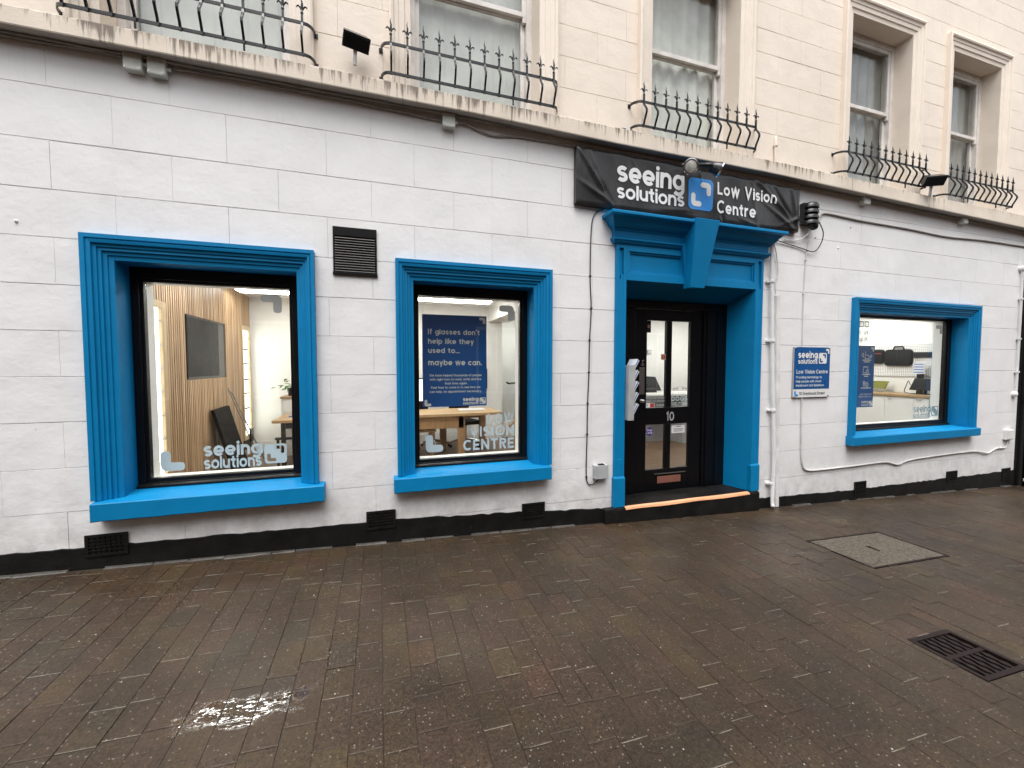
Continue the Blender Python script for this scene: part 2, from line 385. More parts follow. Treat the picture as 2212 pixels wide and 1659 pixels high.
    if ch == 'M': return [[(h, 0), (h, C)], [(h, C-h*.4), (.68, .35), (1.36-h, C-h*.4)], [(1.36-h, 0), (1.36-h, C)]], 1.36
    if ch == 'T': return [[(0, C-h), (1.06, C-h)], [(.53, C-h), (.53, 0)]], 1.06
    if ch in 'PRB':
        s_ = [[(h, 0), (h, C)], [(h, C-h), (.58, C-h)] + arc(.58, C-h-(.76-w)/2, .40-h, (.76-w)/2, 90, -90)[1:] + [(h, .64+h)]]
        if ch == 'R': s_.append([(.50, .62), (.98-h, 0)])
        if ch == 'B': s_.append([(.58, .64+h)] + arc(.60, .32+h, .43-h, .32, 90, -90)[1:] + [(h, h)])
        return s_, 1.0
    if ch == 'D': return [[(h, 0), (h, C)], [(h, C-h), (.5, C-h)] + arc(.5, .7, .68-h, .7-h, 90, -90)[1:] + [(h, h)]], 1.18
    if ch == 'A': return [[(h*.8, 0), (.62, C-h*.5), (1.24-h*.8, 0)], [(.26, .42), (.98, .42)]], 1.24
    if ch == 'Y': return [[(h, C), (.58, .66), (1.16-h, C)], [(.58, .70), (.58, 0)]], 1.16
    if ch == 'K': return [[(h, 0), (h, C)], [(h, .5), (1.0, C)], [(.42, .78), (1.08, 0)]], 1.08
    if ch == '1': return [[(.46, 0), (.46, C-h*.5), (.12, C-.34)]], .62
    if ch == '0': return [arc(.5, .7, .5-h, .7-h, 90, 450, 24)], 1.0
    if ch == '.': return [[(h, 0), (h, w)]], w
    if ch == ',': return [[(h, w), (h*.6, -w*.8)]], w
    if ch == "'": return [[(h, C), (h*.8, C-.36)]], w
    if ch == '<': return [[(.7, 1.2), (.15, .7), (.7, .2)]], .8
    return [], .6
def ribbon(pts, w, step=None):
    """flat strip along a 2-D polyline, mitred; a closed line joins up"""
    if step:
        q = [pts[0]]
        for a, b in zip(pts, pts[1:]):
            n = max(1, int(math.hypot(b[0]-a[0], b[1]-a[1])/step))
            q += [(a[0]+(b[0]-a[0])*i/n, a[1]+(b[1]-a[1])*i/n) for i in range(1, n+1)]
        pts = q
    n = len(pts); closed = n > 3 and math.hypot(pts[0][0]-pts[-1][0], pts[0][1]-pts[-1][1]) < 1e-6; L = []; Rr = []
    for i in range(n):
        def d(a, b):
            x, y = b[0]-a[0], b[1]-a[1]; m = math.hypot(x, y) or 1; return x/m, y/m
        d0 = d(pts[i-1], pts[i]) if i else (d(pts[-2], pts[0]) if closed else None)
        d1 = d(pts[i], pts[i+1]) if i < n-1 else (d(pts[0], pts[1]) if closed else None)
        d0 = d0 or d1; d1 = d1 or d0
        nx, ny = -(d0[1]+d1[1]), d0[0]+d1[0]; m = math.hypot(nx, ny) or 1; nx /= m; ny /= m
        c = max(.42, nx*-d1[1] + ny*d1[0]); k_ = w/2/c
        L.append((pts[i][0]+nx*k_, pts[i][1]+ny*k_)); Rr.append((pts[i][0]-nx*k_, pts[i][1]-ny*k_))
    v = []
    for a, b in zip(L, Rr): v += [a, b]
    return v, [(2*i, 2*i+1, 2*i+3, 2*i+2) for i in range(n-1)]
def text2d(body, weight, track=.16, step=None):
    """strokes laid out from x = 0; returns list of (verts, faces), width"""
    x = 0; out = []
    for ch in body:
        st, adv = glyph(ch, weight)
        for s_ in st:
            wd = weight if not (ch == 'i' and len(s_) == 13) else weight*.56
            v, f = ribbon(s_, wd, step); out.append(([(a+x, b) for a, b in v], f))
        x += adv + track
    return out, x - track
def lettering(name, body, x, z, size, mat, parent, y, weight=.26, width=None, align='l', track=.16, warp=None, step=None, axis='XZ', depth=.0012):
    """size = x-height in metres, baseline at z; width squeezes the line to a measured width"""
    parts, wd = text2d(body, weight, track, step)
    sx_ = size if width is None else width/wd
    if align == 'r': x -= wd*sx_
    elif align == 'c': x -= wd*sx_/2
    m = MB()
    for i, (v, f) in enumerate(parts):
        o = .00018*(i % 5); pts = []
        for a, b in v:
            X, Z = x+a*sx_, z+b*size
            pts.append((X, (warp(X, Z) if warp else y) - depth - o, Z))
        m.add(pts, f)
    return m.build(name, mat, parent)
def fillet(P, rad, n=6):
    out = []; N = len(P)
    for i in range(N):
        a, b, c = Vector(P[i-1]), Vector(P[i]), Vector(P[(i+1) % N]); r = rad[i] if isinstance(rad, (list, tuple)) else rad
        if r <= 0: out.append(tuple(b)); continue
        u = (a-b).normalized(); v = (c-b).normalized(); p0 = b+u*r; p1 = b+v*r
        for j in range(n+1):
            t = j/n; out.append(tuple(p0*(1-t)**2*1.0 + b*2*t*(1-t) + p1*t*t))
    return out
def ell(x, z, s_, flip=False, t=.42):
    """the fat L of the emblem, filling a square of side s_; flip turns it half round"""
    P = [(0, 0), (1, 0), (1, t), (t, t), (t, 1), (0, 1)]; rr = [.32, .2, .2, .04, .2, .2]
    q = fillet(P, rr)
    return [(x+(s_*(1-a) if flip else s_*a), z+(s_*(1-b) if flip else s_*b)) for a, b in q]
def flat(name, outer, holes, y, mat, parent, thick=.0015, warp=None, sxx=1.0):
    loops = [[Vector((a, b, 0)) for a, b in outer]] + [[Vector((a, b, 0)) for a, b in h_] for h_ in holes]
    pts = [p for l_ in loops for p in l_]; tri = tessellate_polygon(loops)
    m = MB(); m.add([(p.x, (warp(p.x, p.y) if warp else y) - thick, p.y) for p in pts], [tuple(t_) for t_ in tri])
    return m.build(name, mat, parent)
def rrect(x0, x1, z0, z1, r): return fillet([(x0, z0), (x1, z0), (x1, z1), (x0, z1)], r)
def emblem(x0, x1, z0, z1, y, mat, parent, thick=.0015):
    a = (x1-x0); b = (z1-z0)
    def L_(fx, fz, flip): return [((x0+a*(fx+.40*u)), (z0+b*(fz+.40*v))) for u, v in ell(0, 0, 1, flip)]
    return flat('emblem', rrect(x0, x1, z0, z1, min(a, b)*.17), [L_(.11, .10, False), L_(.49, .50, True)], y, mat, parent, thick)

# ------------------------------------------------------------------ the lane: sloping ground, pavers, ironwork
SL = -.037; Z0 = -.012
def gz(x): return Z0 + SL*x
def slab(x0, x1, y0, y1, dz=0): return [(x0, y0, gz(x0)+dz), (x1, y0, gz(x1)+dz), (x1, y1, gz(x1)+dz), (x0, y1, gz(x0)+dz)]
ground = struct(MB().add(slab(-60, 60, -60, 1.0, -.25), [(0, 1, 2, 3)]).build('ground', 'joint_sand'))
pavement = struct(boxo('pavement', -7, 14, -7.2, -.012, -.01, 0, 'joint_sand'))
pavement.data.clear_geometry(); pavement.data.from_pydata(slab(-7, 14, -7.2, -.006, -.0035), [], [(0, 1, 2, 3)])
COVER = (3.81, 4.79, -1.415, -.855); GULLY = (2.955, 3.325, -2.44, -2.10)
HOLES = [(COVER[0]-.004, COVER[1]+.004, COVER[2]-.004, COVER[3]+.004), (GULLY[0]-.004, GULLY[1]+.004, GULLY[2]-.004, GULLY[3]+.004)]
def cut(r, h_):
    x0, x1, y0, y1 = r; a, b, c, d = h_
    if x1 <= a or x0 >= b or y1 <= c or y0 >= d: return [r]
    out = []
    if x0 < a: out.append((x0, a, y0, y1))
    if x1 > b: out.append((b, x1, y0, y1))
    m0, m1 = max(x0, a), min(x1, b)
    if y0 < c: out.append((m0, m1, y0, c))
    if y1 > d: out.append((m0, m1, d, y1))
    return [q for q in out if q[1]-q[0] > .012 and q[3]-q[2] > .012]
bed = MB(); bl = [(-7, 14, -7.2, -.006)]
for h_ in HOLES: bl = [q for r_ in bl for q in cut(r_, h_)]
for (a, b, c, d) in bl: bed.add(slab(a, b, c, d, -.0035), [(0, 1, 2, 3)])
pavement.data.clear_geometry(); pavement.data.from_pydata(bed.v, [], bed.f)
rng = random.Random(3); PW = .132; tiles = []
ncol = int(21/PW)
for i in range(ncol):
    x0 = -7 + i*PW; y = -.035 - rng.random()*.2; first = True
    ystart = -.035
    while y > -7.1:
        tiles.append((x0, x0+PW, y, ystart)); ystart = y; y -= rng.choice((.198, .198, .198, .225, .26))
for h_ in HOLES: tiles = [q for r_ in tiles for q in cut(r_, h_)]
cs, sn = math.cos(YAW), math.sin(YAW)
def score(r_):
    X, Y = (r_[0]+r_[1])/2, (r_[2]+r_[3])/2; dx, dy, dz = X-CAM[0], Y-CAM[1], gz(X)-CAM[2]
    fw = dx*sn*math.cos(PITCH) + dy*cs*math.cos(PITCH) - dz*math.sin(PITCH); rt = dx*cs - dy*sn; up = dx*sn*math.sin(PITCH) + dy*cs*math.sin(PITCH) + dz*math.cos(PITCH)
    if fw < .2 or abs(rt/fw) > 1.24 or up/fw < -.93: return 0
    return (r_[1]-r_[0])*(r_[3]-r_[2])*1.5/fw**3
order = sorted(range(len(tiles)), key=lambda i_: -score(tiles[i_])); near = set(order[:300])
def paver_mesh(lx, ly):
    g_ = .0010; c_ = .0018; e_ = .0045; a, b = lx/2-g_, ly/2-g_; m = MB()
    m.add([(-a, -b, -.03), (a, -b, -.03), (a, b, -.03), (-a, b, -.03), (-a, -b, -c_), (a, -b, -c_), (a, b, -c_), (-a, b, -c_), (-a+c_, -b+e_, 0), (a-c_, -b+e_, 0), (a-c_, b-e_, 0), (-a+c_, b-e_, 0)],
          [(0, 1, 5, 4), (1, 2, 6, 5), (2, 3, 7, 6), (3, 0, 4, 7), (4, 5, 9, 8), (5, 6, 10, 9), (6, 7, 11, 10), (7, 4, 8, 11), (8, 9, 10, 11)]); return m
cache = {}; rest = MB(); tint = []
def jig(): return rng.uniform(-.0022, .0016), rng.uniform(-.006, .006), rng.uniform(-.010, .010)
for i_, r_ in enumerate(tiles):
    lx, ly = r_[1]-r_[0], r_[3]-r_[2]; X, Y = (r_[0]+r_[1])/2, (r_[2]+r_[3])/2; dz, ra, rb = jig()
    mt = Matrix.Translation((X, Y, gz(X)+dz)) @ Matrix.Rotation(math.atan(-SL)+ra, 4, 'Y') @ Matrix.Rotation(rb, 4, 'X')
    if i_ in near:
        key = (round(lx, 3), round(ly, 3))
        if key not in cache:
            m = paver_mesh(lx, ly); me = bpy.data.meshes.new('paver'); me.from_pydata(m.v, [], m.f); me.materials.append(M['paver_single']); cache[key] = me
        o = bpy.data.objects.new('paver', cache[key]); col.objects.link(o); o.parent = pavement; o.matrix_local = mt
    else:
        m = paver_mesh(lx, ly); t_ = rng.random(); rest.add([mt @ Vector(v) for v in m.v], m.f); tint += [t_]*len(m.f)
po = stuff(rest.build('pavers', 'paver_rest', pavement))
at = po.data.attributes.new('tint', 'FLOAT', 'FACE'); at.data.foreach_set('value', tint)
gm_ = MB()  # pale strips that paint in the wet glint along cross joints
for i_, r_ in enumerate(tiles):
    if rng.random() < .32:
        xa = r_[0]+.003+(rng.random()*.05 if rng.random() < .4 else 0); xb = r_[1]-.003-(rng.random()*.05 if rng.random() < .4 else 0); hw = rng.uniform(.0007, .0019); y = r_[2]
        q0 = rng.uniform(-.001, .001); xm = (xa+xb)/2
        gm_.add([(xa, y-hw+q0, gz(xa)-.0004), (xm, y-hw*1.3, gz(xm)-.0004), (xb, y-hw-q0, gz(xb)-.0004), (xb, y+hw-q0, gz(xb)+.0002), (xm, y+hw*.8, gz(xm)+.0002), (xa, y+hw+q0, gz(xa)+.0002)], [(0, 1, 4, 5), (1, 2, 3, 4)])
stuff(gm_.build('joint_glint', 'joint_glint', pavement))
# thin line of old mortar where the paving meets the wall
m = MB(); x = -7
while x < 9.3:
    l_ = rng.uniform(.10, .34); wd = rng.uniform(.008, .05)
    if rng.random() < .55 and not (2.05 < x+l_ and x < 4.2): m.hexa([(x, -.012-wd, gz(x)-.004), (x+l_, -.014-wd*.6, gz(x+l_)-.004), (x+l_, .0, gz(x+l_)-.004), (x, .0, gz(x)-.004), (x+.01, -.010-wd*.8, gz(x)+.006), (x+l_-.01, -.012-wd*.4, gz(x+l_)+.006), (x+l_, .0, gz(x+l_)+.012), (x, .0, gz(x)+.012)])
    x += l_
m.build('mortar_fillet', 'mortar_strip', pavement)

# manhole cover
mc = tag(empty('manhole_cover'), 'pale concrete-filled rectangular cover set in the wet paving', 'manhole cover')
x0, x1, y0, y1 = COVER
m = MB()
def sb(m, x0, x1, y0, y1, z0, z1):
    m.hexa([(x0, y0, gz(x0)+z0), (x1, y0, gz(x1)+z0), (x1, y1, gz(x1)+z0), (x0, y1, gz(x0)+z0), (x0, y0, gz(x0)+z1), (x1, y0, gz(x1)+z1), (x1, y1, gz(x1)+z1), (x0, y1, gz(x0)+z1)]); return m
sb(m, x0, x1, y0, y0+.014, -.03, .002); sb(m, x0, x1, y1-.014, y1, -.03, .002); sb(m, x0, x0+.014, y0+.014, y1-.014, -.03, .002); sb(m, x1-.014, x1, y0+.014, y1-.014, -.03, .002)
m.build('frame', 'grate_iron', mc)
m = MB(); sx0, sx1, sy0, sy1 = 4.245, 4.285, -1.19, -1.08
a0, a1, b0, b1 = x0+.022, x1-.022, y0+.022, y1-.022
sb(m, a0, sx0, b0, b1, -.03, 0); sb(m, sx1, a1, b0, b1, -.03, 0); sb(m, sx0, sx1, b0, sy0, -.03, 0); sb(m, sx0, sx1, sy1, b1, -.03, 0)
m.build('infill', 'cover_concrete', mc); sb(MB(), sx0, sx1, sy0, sy1, -.03, -.014).build('lifting_slot', 'grate_iron', mc)
# road gully
gu = tag(empty('drain_grate'), 'square rusty iron drain grate with wavy slots near the kerbless lane edge', 'drain grate')
x0, x1, y0, y1 = GULLY; m = MB(); t_ = .026
sb(m, x0, x1, y0, y0+t_, -.05, .001); sb(m, x0, x1, y1-t_, y1, -.05, .001); sb(m, x0, x0+t_, y0+t_, y1-t_, -.05, .001); sb(m, x1-t_, x1, y0+t_, y1-t_, -.05, .001)
m.build('frame', 'grate_iron', gu)
sb(MB(), x0+t_, x1-t_, (y0+y1)/2-.012, (y0+y1)/2+.012, -.05, -.002).build('cross_bar', 'grate_iron', gu)
sb(MB(), x0, x1, y0, y1, -.19, -.18).build('sump', 'joint_sand', gu)
for i in range(6):
    xc = x0+t_ + (x1-x0-2*t_)*(i+1)/7.0
    for (ya, yb) in ((y0+t_, (y0+y1)/2-.012), ((y0+y1)/2+.012, y1-t_)):
        m = MB(); n = 12; v = []
        for j in range(n+1):
            y = ya+(yb-ya)*j/n; hw = .0115+.005*math.cos(j/n*4*math.pi+i*math.pi)
            for (dx, dz) in ((-hw, -.05), (hw, -.05), (hw, -.004), (-hw, -.004)): v.append((xc+dx, y, gz(xc)+dz))
        f = []
        for j in range(n):
            for q in range(4): f.append((4*j+q, 4*j+(q+1) % 4, 4*j+4+(q+1) % 4, 4*j+4+q))
        m.add(v, f).build('grate_bar', 'grate_iron', gu)

# ------------------------------------------------------------------ unseen brick building added behind the photographer, to shade the lane and darken reflections
simple('lane_brick', (.16, .085, .06), .75, var=.3, vs=9, bs=40, bst=.5, bd=.006)
OB = tag(empty('unseen_building'), 'unseen dark brick building added across the lane, shading the white shopfront', 'building')
boxo('wall', -14, 18, -9.4, -8.6, -1.2, 6.9, 'lane_brick', OB); boxo('cornice', -14, 18, -8.6, -8.35, 6.4, 6.65, 'mortar_strip', OB)
for zz in (.6, 3.8):
    for i in range(8):
        xx = -9.5+i*3.1; wn = boxo('window', xx, xx+1.3, -8.6, -8.56, zz, zz+2.1, 'sash_white', OB); boxo('pane', xx+.07, xx+.62, -8.559, -8.55, zz+.08, zz+2.02, 'screen_dark', wn); boxo('pane', xx+.68, xx+1.23, -8.559, -8.55, zz+.08, zz+2.02, 'screen_dark', wn)

# ------------------------------------------------------------------ the building: wall, blocks, ledge, plinth
B = tag(empty('shop_building'), 'white-painted shopfront with blue-trimmed windows and doorway below a cream rendered upper storey', 'building')
XL, XR, ZB, ZT = -4.4, 9.34, -.55, 8.6
WIN = {'a': (-1.76, -.61, .53, 2.235), 'b': (.285, 1.385, .545, 2.225), 'd': (5.78, 8.02, .60, 2.17)}
OUT = {'a': (-1.922, -.477, 2.398), 'b': (.138, 1.551, 2.388), 'd': (5.62, 8.195, 2.342)}
DOOR = (2.36, 4.03, .05, 2.35)
UP = [(-1.78, -.62), (.285, 1.435), (2.645, 3.76), (5.47, 6.57), (7.41, 8.49)]; UZ0, UZ1 = 3.755, 5.72
grow = lambda h_, e=.012: (h_[0]-e, h_[1]+e, h_[2]-e, h_[3]+e)
holes = [grow(WIN['a']), grow(WIN['b']), grow(WIN['d']), (2.30, 4.09, ZB, 2.385)] + [grow((a, b, UZ0, UZ1)) for a, b in UP]
def wall_grid(y0, y1, zlo, zhi, name, mat, parent):
    hs_ = [h_ for h_ in holes if h_[3] > zlo and h_[2] < zhi]
    xs = sorted({XL, XR, *[v for h_ in hs_ for v in h_[:2]]}); zs = sorted({zlo, zhi, *[v for h_ in hs_ for v in h_[2:] if zlo < v < zhi]})
    solid = lambda i, j: 0 <= i < len(xs)-1 and 0 <= j < len(zs)-1 and not any(h_[0] < (xs[i]+xs[i+1])/2 < h_[1] and h_[2] < (zs[j]+zs[j+1])/2 < h_[3] for h_ in hs_)
    m = MB()
    for i in range(len(xs)-1):
        for j in range(len(zs)-1):
            if not solid(i, j): continue
            a, b, c, d = xs[i], xs[i+1], zs[j], zs[j+1]
            m.add([(a, y0, c), (b, y0, c), (b, y0, d), (a, y0, d)], [(0, 1, 2, 3)]); m.add([(a, y1, c), (b, y1, c), (b, y1, d), (a, y1, d)], [(3, 2, 1, 0)])
            for di, dj, q in ((-1, 0, [(a, c), (a, d)]), (1, 0, [(b, d), (b, c)]), (0, -1, [(b, c), (a, c)]), (0, 1, [(a, d), (b, d)])):
                if not solid(i+di, j+dj):
                    (p, s_), (r2, t2) = q; m.add([(p, y0, s_), (r2, y0, t2), (r2, y1, t2), (p, y1, s_)], [(0, 1, 2, 3)])
    return m.build(name, mat, parent)
wall_grid(.006, .35, ZB, 3.62, 'wall', 'white_stucco', B)
wall_grid(.006, .35, 3.62, ZT, 'upper_wall', 'cream_stucco', B)
def block(x0, x1, z0, z1, e, mat, name, gh, gv, yo=0.0):
    """one block of the lined render; e says which of left, right, bottom, top are true joints"""
    gh = gh*rng.uniform(.55, 1.1); gv = gv*rng.uniform(.5, 1.3)
    gl_, gr_, gb_, gt_ = [g_ if q else 0 for g_, q in zip((gv, gv, gh, gh), e)]
    o0 = (x0+gl_*.25, x1-gr_*.25, z0+gb_*.25, z1-gt_*.25); o1 = (x0+gl_, x1-gr_, z0+gb_, z1-gt_)
    if o1[1]-o1[0] < .01 or o1[3]-o1[2] < .01: return
    m = MB(); v = []
    for (a, b, c, d), y in ((o0, .008), (o1, yo)): v += [(a, y, c), (b, y, c), (b, y, d), (a, y, d)]
    m.add(v, [(4, 5, 6, 7), (0, 1, 5, 4), (1, 2, 6, 5), (2, 3, 7, 6), (3, 0, 4, 7)]); m.build(name, mat, B)
def courses(zs, pitch, off, hs_, mat, name, gh, gv, xl, xr, seed):
    rg = random.Random(seed)
    for j in range(len(zs)-1):
        x = off[j % 2]
        while x > xl: x -= pitch
        while x < xr:
            bx0, bx1 = max(x, xl), min(x+pitch, xr); x += pitch; yo = rg.uniform(-.0012, .0008)
            if bx1-bx0 < .02: continue
            rects = [(bx0, bx1, zs[j], zs[j+1])]
            for h_ in hs_: rects = [q for r_ in rects for q in cut(r_, h_)]
            for (a, b, c, d) in rects:
                block(a, b, c, d, (a == bx0, b == bx1, c == zs[j], d == zs[j+1]), mat, name, gh, gv, yo)
CZ = [ZB, .16, .479, .788, 1.108, 1.421, 1.736, 2.048, 2.363, 2.682, 3.004, 3.356, 3.70]
dh = [(2.25, 4.135, ZB, 2.70)]
courses(CZ, .68, (-1.738, -2.082), holes[:3] + dh, 'white_stucco', 'wall_block', .0034, .0012, -2.95, XR-.02, 1)
CU = [3.70, 4.095, 4.383, 4.665, 4.948, 5.20, 5.475, 5.73, 6.02, 6.31, 6.60, 6.89, 7.18, 7.47]
courses(CU, .655, (2.028, 2.344), holes[4:], 'cream_stucco', 'cream_block', .0036, .0012, -2.6, XR-.02, 2)
# ledge (string course) with its slight sag
LB = [(-4.4, 3.635), (.8, 3.632), (2.2, 3.603), (4.0, 3.600), (6.4, 3.545), (9.34, 3.487)]; LT = [(-4.4, 3.752), (0, 3.762), (2.4, 3.757), (5.2, 3.725), (6.6, 3.69), (9.34, 3.675)]
m = MB(); n = 90; prof = lambda x: [(.012, interp(LB, x)+.012), (-.085, interp(LB, x)+.004), (-.088, interp(LB, x)), (-.120, interp(LB, x)), (-.124, interp(LB, x)+.008), (-.124, interp(LT, x)-.012), (-.112, interp(LT, x)), (.012, interp(LT, x)+.030)]
for i in range(n+1):
    x = XL+(XR-XL)*i/n; j = rng.uniform(-.0022, .0022)
    m.v += [(x, y+j, z+j*.8) for y, z in prof(x)]
for i in range(n):
    for q in range(7): m.f.append((i*8+q, i*8+8+q, i*8+9+q, i*8+1+q))
m.f.append(tuple(range(8))); m.f.append(tuple(reversed(range(n*8, n*8+8))))
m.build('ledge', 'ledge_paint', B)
# black plinth, left and right of the step
PTL = [(-4.4, .26), (-2.45, .229), (-1.75, .217), (-.4, .186), (.11, .175), (1.26, .115), (2.17, .05)]; PTR = [(4.14, -.045), (4.74, -.065), (5.8, -.095), (7.67, -.105), (9.34, -.118)]
AIR = [(-1.982, -1.748, .150, .299), (-.116, .110, .113, .262), (1.271, 1.490, .048, .186), (5.785, 5.985, -.165, .0), (7.665, 7.885, -.155, -.014), (9.01, 9.20, -.25, -.075)]
def plinth(P, xa, xb):
    m = MB(); n = int((xb-xa)/.06); 
    for i in range(n+1):
        x = xa+(xb-xa)*i/n; t_ = interp(P, x)+rng.uniform(-.008, .006)
        m.v += [(x, -.010, gz(x)-.1), (x, -.012, gz(x)+.01), (x, -.009, t_-.006), (x, .002, t_), (x, .02, t_)]
    for i in range(n):
        for q in range(4): m.f.append((i*5+q, i*5+5+q, i*5+6+q, i*5+1+q))
    return m.build('plinth', 'plinth_black', B)
plinth(PTL, XL, 2.14); plinth(PTR, 4.12, XR)
for (a, b, c, d) in AIR:
    ab = empty('air_brick', B, ((a+b)/2, 0, c)); hx = (b-a)/2; hz = d-c; y0 = -.013
    MB().box(-hx, hx, y0+.004, .004, 0, hz).build('backing', 'black_plastic', ab)
    m = MB(); t_ = .014; m.box(-hx-.006, hx+.006, y0-.006, y0+.004, -.004, t_); m.box(-hx-.006, hx+.006, y0-.006, y0+.004, hz-t_, hz+.004); m.box(-hx-.006, -hx+t_, y0-.006, y0+.004, t_, hz-t_); m.box(hx-t_, hx+.006, y0-.006, y0+.004, t_, hz-t_); m.build('frame', 'plinth_black', ab)
    nx = 7; nz_ = 5; m = MB()
    for i in range(1, nx): xx = -hx+t_+(2*hx-2*t_)*i/nx; m.box(xx-.005, xx+.005, y0-.003, y0+.004, t_, hz-t_)
    for i in range(1, nz_): zz = t_+(hz-2*t_)*i/nz_; m.box(-hx+t_, hx-t_, y0-.0045, y0+.003, zz-.004, zz+.004)
    m.build('grid', 'plinth_black', ab)
# louvred vent between the two left windows
ve = empty('vent', B, (-.174, 0, 2.241)); hx = .167
MB().box(-hx, hx, -.002, .004, 0, .372).build('backing', 'black_plastic', ve)
m = MB(); m.box(-hx, hx, -.016, -.002, .30, .372); m.box(-hx, -hx+.014, -.014, -.002, .012, .30); m.box(hx-.014, hx, -.014, -.002, .012, .30); m.box(-hx-.004, hx+.004, -.018, -.002, -.012, .012); m.build('frame', 'black_paint', ve, bevel=.002)
for i in range(14):
    z = .018+i*.0202; MB().hexa([(-hx+.015, -.022, z), (hx-.015, -.022, z), (hx-.015, -.003, z+.010), (-hx+.015, -.003, z+.010), (-hx+.015, -.020, z+.003), (hx-.015, -.020, z+.003), (hx-.015, -.003, z+.014), (-hx+.015, -.003, z+.014)]).build('slat', 'vent_slat', ve)

# ------------------------------------------------------------------ shop windows
def sweep3(x0, x1, z0, z1, prof, inn):
    """architrave round three sides; prof = (t from outer edge, y)"""
    m = MB(); k_ = len(prof)
    ti = prof[-1][0] if inn is None else inn
    for (t_, y) in prof: m.v += [(x0+t_*inn[0], y, z0), (x0+t_*inn[0], y, z1-t_*inn[2]), (x1-t_*inn[1], y, z1-t_*inn[2]), (x1-t_*inn[1], y, z0)]
    for i in range(k_-1):
        for q in range(3): m.f.append((i*4+q, i*4+q+1, i*4+5+q, i*4+4+q))
    m.f.append(tuple(i*4 for i in range(k_))); m.f.append(tuple(i*4+3 for i in reversed(range(k_))))
    return m
PRO = [(0, .012), (0, -.058), (.17, -.058), (.19, -.050), (.23, -.050), (.25, -.056), (.36, -.052), (.38, -.038), (.50, -.036), (.52, -.026), (.64, -.027), (.66, -.014), (.80, -.012), (.82, -.003), (1.0, 0), (1.0, .192)]
GL = {'a': (-1.685, -.702, .628, 2.128), 'b': (.344, 1.314, .632, 2.132), 'd': (6.02, 7.93, .695, 2.139)}
SILL = {'a': (-1.905, -.432, .418, .549), 'b': (.105, 1.531, .426, .552), 'd': (5.44, 8.06, .49, .612)}
SILL['d'] = (5.60, 8.20, .492, .605)
def shop_window(key):
    x0, x1, zt = OUT[key]; a, b, c, d = WIN[key]; s0, s1, sz0, sz1 = SILL[key]; g0, g1, h0, h1 = GL[key]
    W = empty('shop_window', B, (0, 0, 0))
    sweep3(x0, x1, sz1+.004, zt, PRO, (a-x0, x1-b, zt-d)).build('architrave', 'blue_paint', W)
    m = MB(); nn = 26
    for i in range(nn+1):
        x = s0+(s1-s0)*i/nn; j = rng.uniform(-.0025, .0025); ja = rng.uniform(-.002, .002)
        m.v += [(x, .0, sz0+.004), (x, -.098, sz0+ja), (x, -.103, sz0+.006+ja), (x, -.103+j*.4, sz1-.010), (x, -.097, sz1-.003+ja*.5), (x, .0, sz1+.003)]
    for i in range(nn):
        for q in range(5): m.f.append((i*6+q, i*6+6+q, i*6+7+q, i*6+1+q))
    m.f.append(tuple(range(6))); m.f.append(tuple(reversed(range(nn*6, nn*6+6))))
    m.add([(a, .0, sz1+.003), (b, .0, sz1+.003), (b, .2, sz1+.020), (a, .2, sz1+.020)], [(0, 1, 2, 3)])
    m.build('sill', 'blue_paint', W)
    f = MB(); y0, y1 = .180, .245; zb = sz1+.012
    f.box(a, g0-.022, y0, y1, zb, d); f.box(g1+.022, b, y0, y1, zb, d); f.box(g0-.022, g1+.022, y0, y1, h1+.022, d); f.box(g0-.022, g1+.022, y0, y1, zb, h0-.026)
    f.build('frame', 'black_paint', W, bevel=.004)
    f = MB(); y0 = .196
    f.box(g0-.022, g0, y0, y1, h0-.026, h1+.022); f.box(g1, g1+.022, y0, y1, h0-.026, h1+.022); f.box(g0, g1, y0, y1, h1, h1+.022); f.box(g0, g1, y0, y1, h0-.026, h0)
    f.build('glazing_bead', 'black_paint', W, bevel=.003)
    MB().hexa([(a+.004, .150, zb-.012), (b-.004, .150, zb-.012), (b-.004, .180, zb-.012), (a+.004, .180, zb-.012), (a+.004, .150, zb+.022), (b-.004, .150, zb+.022), (b-.004, .180, zb+.034), (a+.004, .180, zb+.034)]).build('frame_sill', 'black_paint', W, bevel=.004)
    boxo('pane', g0+.001, g1-.001, .222, .228, h0+.001, h1-.001, 'glass', W)
    t_ = .014; f = MB(); ya = .246; yb = .30                                # white board lining behind the glass
    f.box(a-.0, g0-.004, ya, .352, c, d); f.box(g1+.004, b, ya, .352, c, d); f.box(g0-.004, g1+.004, ya, .352, h1+.006, d); f.box(g0-.004, g1+.004, ya, .352, c, h0-.004)
    f.build('lining', 'interior_white', W)
    return W
YG = .2215
Wa = shop_window('a'); Wb = shop_window('b'); Wd = shop_window('d')
# vinyl on the glass
def pill(x0, x1, z0, z1, flip, W, mat): return flat('emblem', [(x0+(x1-x0)*u, z0+(z1-z0)*v) for u, v in ell(0, 0, 1, flip)], [], YG, mat, W)
def name_logo(x0, x1, zs, xs_, zl, xl, W, mat, y=YG, wgt=.27, ex=None):
    lettering('lettering', 'seeing', x0, zs, xs_, mat, W, y, wgt, width=x1-x0, track=.10)
    lettering('lettering', 'solutions', x0, zl, xl, mat, W, y, wgt*.92, width=x1-x0, track=.10)
    if ex: emblem(*ex, y, mat, W)
pill(-.915, -.762, 1.93, 2.08, True, Wa, 'vinyl_dark_shaded'); pill(-1.63, -1.472, .672, .83, False, Wa, 'vinyl_frost')
name_logo(-1.345, -.94, .770, .085, .668, .075, Wa, 'vinyl_frost', ex=(-.918, -.752, .682, .845))
pill(1.11, 1.26, 1.93, 2.08, True, Wb, 'vinyl_dark_shaded'); pill(.40, .56, .688, .85, False, Wb, 'vinyl_frost')
